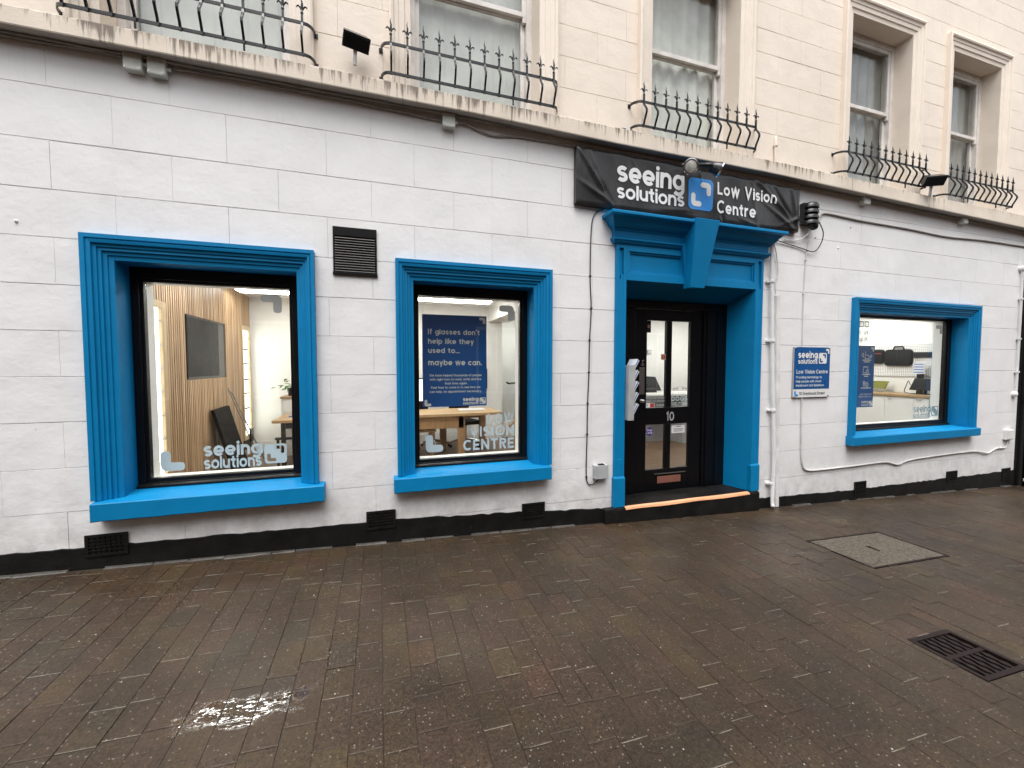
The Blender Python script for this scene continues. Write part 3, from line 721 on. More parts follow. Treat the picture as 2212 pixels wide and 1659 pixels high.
for t_, xa, xb, z, h in (('LOW', .995, 1.26, .937, .093), ('VISION', .815, 1.258, .812, .098), ('CENTRE', .752, 1.262, .683, .104)):
    lettering('lettering', t_, xa, z, h/1.4, 'vinyl_frost', Wb, YG, .27, width=xb-xa, track=.22)
pill(7.73, 7.88, 1.955, 2.085, True, Wd, 'vinyl_dark_shaded')
name_logo(7.31, 7.69, .818, .078, .735, .058, Wd, 'vinyl_teal', wgt=.22, ex=(7.713, 7.868, .755, .898))
for xc in (6.165, 6.268):
    flat('icon', rrect(xc-.042, xc+.042, 2.012, 2.092, .02), [rrect(xc-.027, xc+.027, 2.028, 2.076, .013)], YG, 'vinyl_dark_shaded', Wd)
flat('icon', [(6.258, 2.062), (6.258, 2.042), (6.284, 2.052)], [], YG, 'vinyl_dark_shaded', Wd)
m = MB(); v, f = ribbon(arc(6.165, 2.052, .013, .013, 0, 360, 16), .006); m.add([(a, YG-.0012, b) for a, b in v], f).build('icon', 'vinyl_dark_shaded', Wd)
lettering('lettering', 'follow us', 6.305, 1.915, .048, 'vinyl_dark_shaded', Wd, YG, .20, align='r', track=.2)
lettering('lettering', 'ngUK', 6.302, 1.822, .046, 'vinyl_dark_shaded', Wd, YG, .20, align='r', track=.2)

# ------------------------------------------------------------------ doorway
DS = empty('door_surround', B)
def band(x0, x1, prof, side=1.0):
    m = MB()
    for (pr, z) in prof: m.v += [(x0-pr*side, .012, z), (x0-pr*side, -pr, z), (x1+pr*side, -pr, z), (x1+pr*side, .012, z)]
    k_ = len(prof)
    for i in range(k_-1):
        for q in range(3): m.f.append((i*4+q, i*4+q+1, i*4+5+q, i*4+4+q))
    m.f.append((0, 3, 2, 1)); m.f.append(tuple((k_-1)*4+i for i in range(4))); return m
for (a, b) in ((2.245, 2.36), (4.03, 4.140)):
    P_ = empty('dummy') if False else None
    m = MB(); gx = (a+b)/2
    m.box(a, gx-.024, -.034, .012, .36, 2.70); m.box(gx+.024, b, -.034, .012, .36, 2.70); m.box(gx-.024, gx+.024, -.010, .012, .36, 2.70); m.box(gx-.024, gx+.024, -.034, -.010, 2.66, 2.70); m.box(gx-.024, gx+.024, -.034, -.010, .36, .55)
    m.build('pilaster', 'blue_paint', DS, bevel=.004)
    m = MB(); m.box(a-.010, b+.004, -.046, .012, .058, .352); m.hexa([(a-.010, -.046, .352), (b+.004, -.046, .352), (b+.004, .012, .352), (a-.010, .012, .352), (a, -.034, .372), (b, -.034, .372), (b, .012, .372), (a, .012, .372)]); m.build('pilaster_base', 'blue_paint', DS, bevel=.003)
# splayed reveals and soffit
MB().hexa([(4.03, -.030, .058), (4.12, -.030, .058), (4.12, .36, .058), (3.93, .36, .058), (4.03, -.030, 2.36), (4.12, -.030, 2.36), (4.12, .36, 2.36), (3.93, .36, 2.36)]).build('reveal', 'blue_paint', DS)
MB().hexa([(2.27, -.030, .058), (2.36, -.030, .058), (2.42, .36, .058), (2.27, .36, .058), (2.27, -.030, 2.36), (2.36, -.030, 2.36), (2.42, .36, 2.36), (2.27, .36, 2.36)]).build('reveal', 'blue_paint', DS)
MB().hexa([(2.30, -.028, 2.352), (4.09, -.028, 2.352), (4.09, .33, 2.205), (2.30, .33, 2.205), (2.30, -.028, 2.40), (4.09, -.028, 2.40), (4.09, .33, 2.40), (2.30, .33, 2.40)]).build('soffit', 'blue_paint', DS)
# frieze with two sunk panels
fz = MB(); xs = [2.36, 2.40, 3.03, 3.37, 4.0, 4.03]; y = -.034
fz.box(2.36, 4.03, y, .0, 2.348, 2.425); fz.box(2.36, 4.03, y, .0, 2.635, 2.70); fz.box(2.36, 2.392, y, .0, 2.425, 2.635); fz.box(3.035, 3.36, y, .0, 2.425, 2.635); fz.box(4.004, 4.03, y, .0, 2.425, 2.635)
fz.build('frieze', 'blue_paint', DS, bevel=.003)
for (a, b) in ((2.392, 3.035), (3.36, 4.004)):
    m = MB(); m.box(a, b, -.006, .0, 2.425, 2.635)
    for (q0, q1, s0, s1) in ((a, b, 2.425, 2.443), (a, b, 2.617, 2.635), (a, a+.018, 2.443, 2.617), (b-.018, b, 2.443, 2.617)): m.box(q0, q1, -.020, -.006, s0, s1)
    m.build('panel', 'blue_paint', DS, bevel=.006)
band(2.245, 4.14, [(.036, 2.700), (.046, 2.703), (.056, 2.712), (.062, 2.726), (.074, 2.732), (.076, 2.752), (.040, 2.760)], .75).build('moulding', 'blue_paint', DS)
band(2.245, 4.14, [(.036, 2.758), (.050, 2.765), (.052, 2.818), (.062, 2.826), (.066, 2.838), (.085, 2.846), (.112, 2.868), (.130, 2.896), (.150, 2.912), (.158, 2.924), (.196, 2.930), (.200, 2.936), (.200, 2.956), (.196, 2.962), (.0, 2.985)], .76).build('cornice', 'blue_paint', DS)
m = MB().hexa([(3.060, -.125, 2.298), (3.236, -.125, 2.298), (3.240, -.02, 2.298), (3.056, -.02, 2.298), (3.030, -.226, 2.972), (3.322, -.226, 2.972), (3.342, -.01, 2.985), (3.010, -.01, 2.985)])
m.build('keystone', 'blue_paint', DS, bevel=.005)
MB().hexa([(3.075, -.05, 2.325), (3.066, -.05, 2.325), (3.066, -.01, 2.325), (3.075, -.01, 2.325), (3.03, -.075, 2.75), (2.992, -.075, 2.75), (2.992, -.01, 2.75), (3.03, -.01, 2.75)]).build('keystone_wing', 'blue_paint', DS)
# step
ST = empty('doorstep', B)
m = MB(); nn = 24
for i in range(nn+1):
    x = 2.13+2.0*i/nn; j = rng.uniform(-.005, .005)
    m.v += [(x, -.070, gz(x)-.08), (x, -.068+j, gz(x)+.03), (x, -.064+j, .030), (x, -.058, .048), (x, -.046, .054), (x, .36, .058)]
for i in range(nn):
    for q in range(5): m.f.append((i*6+q, i*6+6+q, i*6+7+q, i*6+1+q))
m.f.append(tuple(range(6))); m.f.append(tuple(reversed(range(nn*6, nn*6+6)))); m.build('stone', 'plinth_black', ST)
m = MB(); nn = 16
for i in range(nn+1):
    x = 2.362+1.625*i/nn; j = .002*math.sin(i*.9)
    m.v += [(x, -.070+j, .032+j), (x, -.0635, .052+j*.5), (x, -.028+j, .058+j*.4), (x, -.026+j, .0545)]
for i in range(nn):
    for q in range(3): m.f.append((i*4+q, i*4+4+q, i*4+5+q, i*4+1+q))
m.build('edge_strip', 'orange_strip', ST)
# door
DR = empty('door', B); Y0 = .30
m = MB(); m.box(2.40, 2.69, Y0-.02, Y0+.10, .058, 2.215); m.box(3.615, 3.95, Y0-.02, Y0+.10, .058, 2.215); m.box(2.69, 3.615, Y0-.02, Y0+.10, 2.125, 2.215)
m.build('door_frame', 'black_door', DR, bevel=.006)
m = MB(); m.box(2.46, 3.90, Y0-.045, Y0-.02, 2.128, 2.150); m.box(3.655, 3.672, Y0-.034, Y0-.02, .06, 2.12); m.box(3.80, 3.83, Y0-.032, Y0-.02, .06, 2.12); m.build('frame_moulding', 'black_door', DR, bevel=.004)
PN = [(2.852, 3.117, 1.018, 2.001), (3.187, 3.446, 1.018, 2.001), (2.852, 3.117, .310, .826), (3.187, 3.446, .310, .826)]
m = MB(); ya, yb = Y0, Y0+.045
m.box(2.694, 2.852, ya, yb, .064, 2.122); m.box(3.446, 3.611, ya, yb, .064, 2.122); m.box(2.852, 3.446, ya, yb, 2.001, 2.122); m.box(2.852, 3.446, ya, yb, .826, 1.018); m.box(2.852, 3.446, ya, yb, .064, .310); m.box(3.117, 3.187, ya, yb, 1.018, 2.001); m.box(3.117, 3.187, ya, yb, .310, .826)
m.build('leaf', 'black_door', DR, bevel=.004)
for (a, b, c, d) in PN: boxo('pane', a-.006, b+.006, Y0+.018, Y0+.023, c-.006, d+.006, 'glass', DR)
m = MB(); m.box(3.012, 3.334, Y0-.006, Y0, .145, .226); m.build('letter_plate', 'copper_plate', DR, bevel=.003)
m = MB(); m.box(2.97, 3.40, Y0-.012, Y0, .252, .262); m.build('weather_drip', 'steel', DR, bevel=.002)
m = MB(); m.box(2.754, 2.822, Y0-.005, Y0, 1.174, 1.475); m.build('push_plate', 'copper_plate' if False else 'steel', DR, bevel=.002)
MB().lathe((2.785, Y0, 1.10), (0, -1, 0), [(.020, 0), (.020, .006), (.010, .012), (.010, .03), (.018, .034), (.020, .045), (.012, .052)], 14).build('knob', 'steel', DR, smooth=True)
m = MB(); m.box(2.768, 2.80, Y0-.022, Y0, 1.492, 1.52); m.tube([(2.784, Y0-.012, 1.515), (2.784, Y0-.016, 1.55), (2.800, Y0-.016, 1.555)], .006, 8); m.build('latch', 'steel', DR)
for i, ch in enumerate('10'): lettering('numeral', ch, 3.118+i*.046, .863, .073, 'pale_grey', DR, Y0, .20, width=.034 if ch == '1' else .062, depth=.006)
YD = Y0+.0175
flat('sticker', rrect(3.050, 3.117, 1.560, 1.628, .004), [], YD, 'cream_sticker', DR, .0010)
m = MB(); v, f = ribbon(arc(3.084, 1.594, .024, .024, 0, 360, 18), .007); m.add([(a, YD-.0022, b) for a, b in v], f); v, f = ribbon([(3.068, 1.610), (3.100, 1.578)], .007); m.add([(a, YD-.0026, b) for a, b in v], f); v, f = ribbon([(3.066, 1.588), (3.102, 1.600)], .008); m.add([(a, YD-.0024, b) for a, b in v], f); m.build('no_smoking_sign', 'red_sticker', DR)
flat('sticker', rrect(2.852, 2.912, 1.865, 1.998, .004), [], YD, 'grate_iron', DR, .0010); flat('sticker', [(2.882+.016*math.cos(q*.4), 1.935+.020*math.sin(q*.4)) for q in range(16)], [], YD, 'copper_plate', DR, .0022)
flat('sticker', [(2.910+.048*math.cos(q*.3142), .747+.050*math.sin(q*.3142)) for q in range(20)], [], YD, 'purple_sticker', DR, .0010)
lettering('lettering', 'Shop', 2.910, .752, .017, 'sign_white', DR, YD-.0012, .24, align='c', width=.068); lettering('lettering', 'Local', 2.910, .722, .017, 'sign_white', DR, YD-.0012, .24, align='c', width=.072)
flat('sticker', rrect(3.213, 3.398, .712, .804, .004), [], YD, 'sign_white', DR, .0010)
lettering('lettering', 'WARNING', 3.305, .783, .0085, 'sign_dark', DR, YD-.0012, .28, align='c', width=.075)
for q in range(3): boxo('lettering', 3.235+q*.006, 3.378-q*.006, YD-.003, YD-.0014, .760-q*.014, .764-q*.014, 'sign_dark', DR)
lettering('lettering', 'ALL GOOD', 3.205, 1.160, .018, 'vinyl_frost', DR, YD, .22, width=.20, track=.3)
lettering('lettering', 'DOGS', 3.204, 1.085, .040, 'vinyl_frost', DR, YD, .30, width=.225, track=.24)
lettering('lettering', 'WELCOME', 3.204, 1.030, .030, 'vinyl_frost', DR, YD, .25, width=.228, track=.22)
lettering('lettering', 'PLEASE RING', 2.862, 1.118, .015, 'vinyl_frost', DR, YD, .25, width=.245, track=.24)
lettering('lettering', 'BELL TO ENTER', 2.862, 1.082, .015, 'vinyl_frost', DR, YD, .25, width=.245, track=.24)
lettering('lettering', '<<<', 2.998, 1.030, .022, 'vinyl_frost', DR, YD, .34, width=.105, track=.24)
flat('sticker', rrect(2.858, 2.975, 1.022, 1.072, .003), [], YD, 'sign_white', DR, .0008); flat('sticker', rrect(2.915, 2.968, 1.024, 1.068, .003), [], YD, 'red_sticker', DR, .002)
lettering('lettering', '<', 2.868, 1.032, .020, 'sign_dark', DR, YD-.001, .3)
# two greyhounds over the words, as plain silhouettes
def hound(x, z, s_, fl):
    P = [(0, .55), (.10, .66), (.30, .68), (.55, .66), (.66, .74), (.74, .92), (.86, .95), (.98, .86), (.84, .82), (.80, .62), (.76, .45), (.74, .02), (.68, .02), (.68, .38), (.50, .46), (.30, .50), (.22, .34), (.28, .18), (.24, .02), (.17, .02), (.20, .18), (.12, .32), (.08, .50), (-.02, .34), (-.08, .20), (-.03, .42)]
    flat('dog_emblem', [(x+(s_*(1-a) if fl else s_*a), z+s_*.62*b) for a, b in P], [], YD, 'vinyl_dark_shaded', DR)
hound(3.22, 1.20, .09, False); hound(3.335, 1.20, .09, True)

# ------------------------------------------------------------------ sash windows upstairs
def sash_window(x0, x1, tall, blind, seed):
    S = empty('sash_window', B); o = .172
    pr = [(0, .012), (0, -.050), (.10, -.056), (.20, -.050), (.24, -.034), (.42, -.030), (.46, -.022), (.70, -.018), (.74, -.006), (1, .0), (1, .24)]
    a0, a1 = x0-o, x1+o
    sweep3(a0, a1, interp(LT, (x0+x1)/2)+.002, UZ1+.172, pr, (o, o, .172)).build('architrave', 'cream_stucco', S)
    zb = interp(LT, (x0+x1)/2)+.01; t_ = .055; mid = 4.83
    m = MB(); m.box(x0, x0+t_, .20, .31, zb, UZ1); m.box(x1-t_, x1, .20, .31, zb, UZ1); m.box(x0+t_, x1-t_, .20, .31, UZ1-.07, UZ1); m.box(x0+t_, x1-t_, .19, .31, zb, zb+.05); m.build('frame', 'sash_white', S, bevel=.004)
    for (y0, z0, z1, nm) in ((.212, mid-.02, UZ1-.07, 'upper_sash'), (.252, zb+.05, mid+.02, 'lower_sash')):
        a, b = x0+t_, x1-t_; s_ = .042; m = MB()
        m.box(a, a+s_, y0, y0+.034, z0, z1); m.box(b-s_, b, y0, y0+.034, z0, z1); m.box(a+s_, b-s_, y0, y0+.034, z1-.045, z1); m.box(a+s_, b-s_, y0, y0+.034, z0, z0+(.045 if nm == 'upper_sash' else .07))
        if nm == 'upper_sash': m.box(a, a+.035, y0, y0+.030, z0-.05, z0); m.box(b-.035, b, y0, y0+.030, z0-.05, z0)
        m.build(nm, 'sash_white', S, bevel=.003)
        boxo('pane', a+s_, b-s_, y0+.014, y0+.018, z0+.044, z1-.044, 'glass', S)
    # blind or curtain just behind the glass, in soft upright folds
    m = MB(); n = 70; rg = random.Random(seed); ph = rg.random()*6
    for i in range(n+1):
        x = x0+(x1-x0)*i/n; f_ = (x-x0)
        if blind == 'blind_grey': y = .318 + (.004 if int(f_/.115) % 2 else 0)
        else: y = .325+.012*math.sin(f_*38+ph)+.008*math.sin(f_*17+ph*2)
        m.v += [(x, y, zb), (x, y+(.02*math.sin(f_*6) if blind == 'net_curtain' else 0), UZ1)]
    for i in range(n): m.f.append((2*i, 2*i+2, 2*i+3, 2*i+1))
    m.build('blind' if blind != 'net_curtain' else 'curtain', blind, S)
for i, (a, b) in enumerate(UP): sash_window(a, b, True, ('blind_grey', 'blind_grey', 'net_curtain', 'blind_dark', 'blind_dark')[i], i)
boxo('room_back', XL, XR, .40, .42, 3.65, ZT, 'sign_dark', B)

# ------------------------------------------------------------------ iron window guards
def guard_proto():
    L_ = 1.395; yf = -.125; zt, zb = .289, .063; top = .475      # local: x from 0, z from 3.755
    Gd = empty('window_guard')
    for nm, z in (('top_rail', zt), ('bottom_rail', zb)):
        path = [(-.075, .0, z+.012), (-.07, -.05, z+.012), (-.045, -.10, z+.006), (-.01, yf, z)]
        m = MB()
        pts = spline(path, 4) + [Vector((L_*i/6, yf, z)) for i in range(1, 7)]
        pts += spline([(L_+.01, yf, z), (L_+.045, -.10, z+.006), (L_+.07, -.05, z+.012), (L_+.075, 0, z+.012)], 4)[1:]
        h = .0105; o = 0
        for i, p in enumerate(pts):
            d = (pts[min(i+1, len(pts)-1)]-pts[max(i-1, 0)]).normalized(); nn_ = Vector((-d.y, d.x, 0)).normalized()
            for (s_, q) in ((-.005, -h), (.005, -h), (.005, h), (-.005, h)): m.v.append(tuple(p+nn_*s_+Vector((0, 0, q))))
        for i in range(len(pts)-1):
            for q in range(4): m.f.append((4*i+q, 4*i+(q+1) % 4, 4*i+4+(q+1) % 4, 4*i+4+q))
        m.box(-.09, -.06, -.006, .004, z-.006, z+.030); m.box(L_+.06, L_+.09, -.006, .004, z-.006, z+.030)
        m.build(nm, 'iron_black', Gd)
    shared = None
    for i in range(12):
        x = L_*i/11
        if shared is None:
            m = MB(); s_ = .0075
            prof = [(zb-.02, 0), (zb, 0), (zb+.03, -.010), (zb+.075, -.034), (zb+.10, -.046), (zb+.125, -.046), (zb+.16, -.026), (zb+.19, -.006), (zt-.01, 0), (zt+.055, 0)]
            for z, d in prof:
                for (a, b) in ((-s_, -s_), (s_, -s_), (s_, s_), (-s_, s_)): m.v.append((a, yf-.012+b+d, z))
            for j in range(len(prof)-1):
                for q in range(4): m.f.append((4*j+q, 4*j+(q+1) % 4, 4*j+4+(q+1) % 4, 4*j+4+q))
            m.f.append((0, 3, 2, 1)); k_ = 4*(len(prof)-1); m.f.append((k_, k_+1, k_+2, k_+3))
            me = bpy.data.meshes.new('bar'); me.from_pydata(m.v, [], m.f)
            f = MB(); y = yf-.012; z = zt+.055
            f.lathe((0, y, z), (0, 0, 1), [(.010, 0), (.012, .006), (.008, .012), (.007, .03)], 8)
            f.tube([(0, y, z+.03), (0, y, z+.045), (.003, y, z+.075), (-.003, y, z+.10), (.001, y, z+.13)], [.007, .010, .0075, .005, .001], 6)
            for q in (-1, 1): f.tube([(0, y, z+.02), (q*.012, y, z+.045), (q*.024, y, z+.056), (q*.034, y, z+.050), (q*.036, y, z+.040)], [.006, .006, .006, .005, .002], 6)
            me2 = bpy.data.meshes.new('finial'); me2.from_pydata(f.v, [], f.f); shared = (me, me2)
        b = link('bar', shared[0], 'iron_black', Gd, loc=(x, 0, 0)); link('finial', shared[1], 'iron_black', b, smooth=True)
    for i in (3, 8):
        x = L_*i/11; MB().tube([(x, yf-.012, zb-.01), (x, yf-.012, -.002)], .0075, 6).build('foot', 'iron_black', Gd)
    return Gd
gp = guard_proto()
GLAB = ['black iron spiked guard over the ledge at the top left corner of the picture', 'black iron spiked guard before the upper window right of the small rectangular floodlight', 'black iron spiked guard directly above the black banner', 'black iron spiked guard left of the small black floodlight at upper right', 'black iron spiked guard at far right, nearest the right picture edge']
GX = [-1.905, .122, 2.46, 5.27, 7.18]; GZ = [3.757, 3.757, 3.752, 3.715, 3.685]
for i in range(5):
    o = gp if i == 0 else copy_tree(gp)
    o.location = (GX[i], 0, GZ[i]); tag(o, GLAB[i], 'window guard', 'iron guards along the ledge')

# ------------------------------------------------------------------ fittings on the wall
def flood(loc, rz, label, tilt, sc=1.0):
    F = empty('floodlight'); tag(F, label, 'floodlight', 'floodlights on the ledge')
    MB().tube([(0, 0, -.13), (0, -.01, -.06), (0, -.02, .0)], [.014, .012, .020], 10).build('bracket', 'steel', F)
    hd = empty('head', F, (0, -.03, .045)); hd.rotation_euler = (tilt, 0, 0)
    MB().hexa([(-.085, .05, -.035), (.085, .05, -.035), (.10, -.06, -.055), (-.10, -.06, -.055), (-.085, .05, .035), (.085, .05, .035), (.10, -.06, .055), (-.10, -.06, .055)]).build('housing', 'iron_black', hd, bevel=.006)
    MB().box(-.088, .088, -.066, -.0602, -.044, .044).build('lens', 'screen_dark', hd)
    F.location = loc; F.rotation_euler = (0, 0, rz); F.scale = (sc,)*3; return F
flood((-.148, -.10, 3.965), .25, 'small rectangular grey floodlight on a stub between the two left iron guards', .9)
F2 = flood((6.72, -.16, 3.80), -.5, 'small black floodlight between the two rightmost iron guards', .7, 1.15)
def jbox(x, z, s_, label, mat='grey_plastic', d=.055, wd=.052):
    J = empty('junction_box', None, (x, 0, z)); tag(J, label, 'junction box', 'grey junction boxes under the ledge')
    MB().box(-wd, wd, -d+.016, .006, -.058, .058).build('body', mat, J, bevel=.006)
    MB().box(-wd-.002, wd+.002, -d-.002, -d+.016, -.060, .060).build('cover', mat, J, bevel=.008)
    for (a, b) in ((-1, -1), (1, -1)): MB().lathe((a*(wd-.010), -d-.001, b*.045), (0, -1, 0), [(.007, 0), (.006, .004)], 8).build('screw', 'steel', J)
    MB().tube([(wd, -.03, 0), (wd+.025, -.028, .002)], .012, 8).build('gland', mat, J)
    return J
jbox(-1.587, 3.588, 1, 'left one of the paired grey junction boxes under the ledge at top left')
jbox(-1.452, 3.583, 1, 'right one of the paired grey junction boxes under the ledge at top left')
jbox(.592, 3.580, 1, 'single grey junction box under the ledge, right of the louvred vent')
jbox(5.73, 3.535, 1, 'grey junction box under the ledge above the left end of the right-hand window', d=.07)
jbox(7.69, 3.505, 1, 'grey junction box under the ledge above the right end of the right-hand window', d=.07)
def cable(name, pts, r, mat, label, clips=(), n=6):
    K = empty(name); tag(K, label, 'cable')
    MB().tube(spline(pts, n), r, 6).build('sheath', mat, K, smooth=True)
    for (x, y, z) in clips: MB().box(x-.008, x+.008, y-.010, .004, z-.007, z+.007).build('clip', mat, K)
    return K
rr = random.Random(5)
def wav(xa, xb, f, y, n, amp): return [(xa+(xb-xa)*i/n, y+rr.uniform(-.003, .003), f(xa+(xb-xa)*i/n)+rr.uniform(-amp, amp)) for i in range(n+1)]
cable('cable', wav(-4.3, -1.66, lambda x: 3.622, -.022, 14, .004), .009, 'cable_grey', 'dusty grey cable under the ledge running into the paired junction boxes from the left')
cable('cable', wav(-1.38, .52, lambda x: 3.600-.012*math.sin(x*2.2), -.018, 14, .005), .008, 'cable_grey', 'dusty grey cable under the ledge between the paired and the single junction boxes')
cable('cable', wav(-4.3, 1.75, lambda x: 3.628, -.040, 24, .002), .006, 'cable_grey', 'thin grey cable tucked right up against the underside of the ledge')
cable('cable', [(.65, -.03, 3.578), (.74, -.02, 3.590), (.86, -.015, 3.555), (1.00, -.014, 3.535), (1.2, -.014, 3.560), (1.5, -.014, 3.566), (1.8, -.014, 3.565)], .007, 'cable_grey', 'grey cable drooping from the single junction box towards the banner')
cable('cable', wav(4.66, 9.3, lambda x: interp(LB, x)-.016, -.03, 22, .003), .008, 'cable_grey', 'grey cable run under the ledge to the right of the banner')
cp = [(2.10, -.02, 3.015), (2.02, -.012, 2.975), (1.976, -.010, 2.835), (1.966, -.010, 2.367), (1.980, -.010, 2.057), (1.966, -.010, 1.744), (1.961, -.010, 1.429), (1.950, -.010, 1.125), (1.947, -.010, .818), (1.943, -.010, .390), (1.997, -.014, .312), (2.076, -.03, .366)]
cable('cable', cp, .0055, 'cable_black', 'thin black cable clipped down the wall left of the blue doorway', [(x, y, z) for x, y, z in cp[3:10]])
cp = [(4.93, -.05, 3.20), (5.0, -.02, 3.26), (5.089, -.012, 3.311), (5.4, -.012, 3.303), (5.77, -.012, 3.289), (6.59, -.012, 3.278), (7.407, -.012, 3.254), (8.249, -.012, 3.280), (9.3, -.012, 3.280)]
cable('cable', cp, .010, 'cable_grey', 'brown-grey cable sagging along the wall above the right-hand window', [(x, y, z) for x, y, z in cp[4:8]])
cp = [(4.84, -.014, 2.97), (4.806, -.012, 2.733), (4.79, -.012, 2.345), (4.792, -.012, 1.73)]
cable('cable', cp, .0055, 'cable_white', 'white-painted wire running down the wall to the top of the blue plaque', [(x, y, z) for x, y, z in cp[1:3]])
cp = [(4.812, -.012, 1.105), (4.828, -.012, .516), (4.86, -.012, .30), (4.94, -.012, .225), (5.161, -.012, .212), (5.745, -.014, .216), (6.331, -.014, .222), (6.60, -.014, .172), (6.915, -.014, .220), (8.154, -.014, .245), (8.45, -.016, .215), (8.609, -.014, .196), (8.813, -.014, .250), (9.05, -.014, .255), (9.09, -.02, .375)]
cable('cable', cp, .010, 'cable_white', 'white-painted cable looping from the plaque down and along under the right-hand window', [cp[1], cp[4], cp[5], cp[9]])
cable('cable', [(4.88, -.10, 3.16), (4.98, -.08, 3.05), (4.985, -.05, 2.93), (4.90, -.03, 2.84), (4.70, -.012, 2.875), (4.25, -.02, 2.935)], .006, 'cable_black', 'black wire loop hanging from the black ribbed lamp beside the banner')
cable('cable', [(4.80, -.08, 3.12), (4.78, -.06, 3.04), (4.70, -.03, 2.97), (4.60, -.014, 2.945), (4.45, -.014, 2.945)], .006, 'cable_white', 'short white wire hanging below the black ribbed lamp')
# black ribbed lamp (louvred hoods on a back box)
LA = tag(empty('wall_lamp', None, (4.79, 0, 3.27)), 'black louvred wall lamp with trailing wires just right of the banner', 'lamp')
MB().box(-.095, .095, -.06, .006, -.135, .11).build('back_box', 'black_plastic', LA, bevel=.012)
for i in range(4):
    z = .075-i*.062; m = MB(); n = 12; v = []
    for (rr_, zz) in ((.085, -.03), (.092, -.028), (.088, .0), (.072, .026), (.045, .036)):
        for j in range(n+1):
            q = math.pi*j/n; v.append((rr_*math.cos(q), -.055-rr_*.95*math.sin(q), z+zz))
    f = []
    for a in range(4):
        for j in range(n): f.append((a*(n+1)+j, a*(n+1)+j+1, (a+1)*(n+1)+j+1, (a+1)*(n+1)+j))
    m.add(v, f).build('hood', 'black_plastic', LA, smooth=True)
MB().lathe((.02, -.09, -.16), (.2, -.3, -1), [(.045, -.04), (.05, 0), (.035, .03), (.02, .045)], 12).build('cable_gland', 'black_plastic', LA, smooth=True)
# downpipe and trunking right of the doorway
DP = tag(empty('downpipe'), 'white-painted lumpy pipe down the wall right of the blue doorway', 'pipe')
MB().tube(spline([(4.235, -.045, 2.93), (4.245, -.045, 2.6), (4.262, -.045, 2.17), (4.285, -.045, 1.7), (4.303, -.045, 1.361), (4.335, -.045, .85), (4.358, -.045, .45), (4.352, -.05, .22), (4.335, -.06, .05), (4.318, -.075, -.10), (4.30, -.10, -.135)], 6), .020, 10).build('pipe', 'white_stucco', DP, smooth=True)
for z in (2.45, 1.78, .98, .12): 
    xx = interp([(-.1, 4.318), (.05, 4.335), (.45, 4.358), (.85, 4.335), (1.361, 4.303), (2.17, 4.262), (2.93, 4.235)], z); m = MB(); m.lathe((xx, -.045, z-.012), (0, 0, 1), [(.030, 0), (.030, .024)], 12); m.box(xx-.055, xx+.03, -.03, .004, z-.010, z+.010); m.build('clip', 'white_stucco', DP)
TR = tag(empty('cable_trunking'), 'flat white plastic trunking beside the lumpy white pipe', 'trunking')
MB().hexa([(4.415, -.030, -.17), (4.475, -.030, -.17), (4.475, .004, -.17), (4.415, .004, -.17), (4.345, -.030, 2.30), (4.405, -.030, 2.30), (4.405, .004, 2.30), (4.345, .004, 2.30)]).build('channel', 'white_plastic', TR, bevel=.003)
MB().hexa([(4.420, -.034, -.17), (4.470, -.034, -.17), (4.470, -.030, -.17), (4.420, -.030, -.17), (4.350, -.034, 2.30), (4.400, -.034, 2.30), (4.400, -.030, 2.30), (4.350, -.030, 2.30)]).build('lid', 'white_plastic', TR)
cable('cable', [(4.27, -.03, 2.92), (4.34, -.02, 2.75), (4.37, -.02, 2.55), (4.33, -.02, 2.46), (4.345, -.02, 2.31)], .006, 'cable_white', 'thin white wire looping above the trunking right of the doorway')
# bell box, far box, dome lamp, neighbour
BX = tag(empty('wall_box', None, (2.09, 0, .44)), 'square pale grey box low on the wall left of the blue doorway', 'box')
MB().box(-.074, .074, -.050, .004, -.072, .068).build('body', 'pale_grey', BX, bevel=.006); MB().box(-.074, .074, -.058, -.0505, -.070, .066).build('lid', 'pale_grey', BX, bevel=.004); MB().box(-.03, .03, -.052, -.02, .068, .078).build('hinge', 'cable_black', BX)
BX2 = tag(empty('wall_box', None, (9.09, 0, .448)), 'small white box at the right end of the wall above the cable', 'box')
MB().box(-.095, .095, -.045, .004, -.075, .075).build('body', 'white_plastic', BX2, bevel=.006); MB().box(-.085, .085, -.052, -.0455, -.066, .066).build('lid', 'white_plastic', BX2, bevel=.004)
DL = tag(empty('corner_pipe'), 'thin white pipe with a round fitting at the far right corner of the wall', 'pipe')
MB().tube([(9.22, -.028, 3.02), (9.215, -.028, 2.2), (9.205, -.028, 1.10)], .008, 8).build('pipe', 'white_plastic', DL, smooth=True)
for z in (2.95, 1.06): MB().lathe((9.20, .004, z), (0, -1, 0), [(.045, 0), (.045, .025), (.036, .045), (.015, .054)], 16).build('fitting', 'white_plastic', DL, smooth=True)
for z in (2.5, 1.9, 1.4): MB().box(9.19, 9.24, -.045, .004, z-.012, z+.012).build('clip', 'white_plastic', DL)
NB_ = tag(empty('neighbour_front'), 'dark painted neighbouring front with a black downpipe at the right picture edge', 'building')
boxo('wall', 9.345, 15.0, -.02, .4, -.9, 3.3, 'black_paint', NB_); boxo('upper_wall', 9.345, 15.0, .0, .4, 3.3, 8.6, 'cream_stucco', NB_)
boxo('cornice', 9.345, 15.0, -.13, .0, 3.47, 3.66, 'ledge_paint', NB_)
MB().tube([(9.47, -.09, -.36), (9.47, -.09, 3.2)], .05, 12).build('downpipe', 'black_paint', NB_, smooth=True)
for z in (.9, 2.2): MB().lathe((9.47, -.09, z), (0, 0, 1), [(.062, 0), (.062, .06)], 12).build('pipe_collar', 'black_paint', NB_)
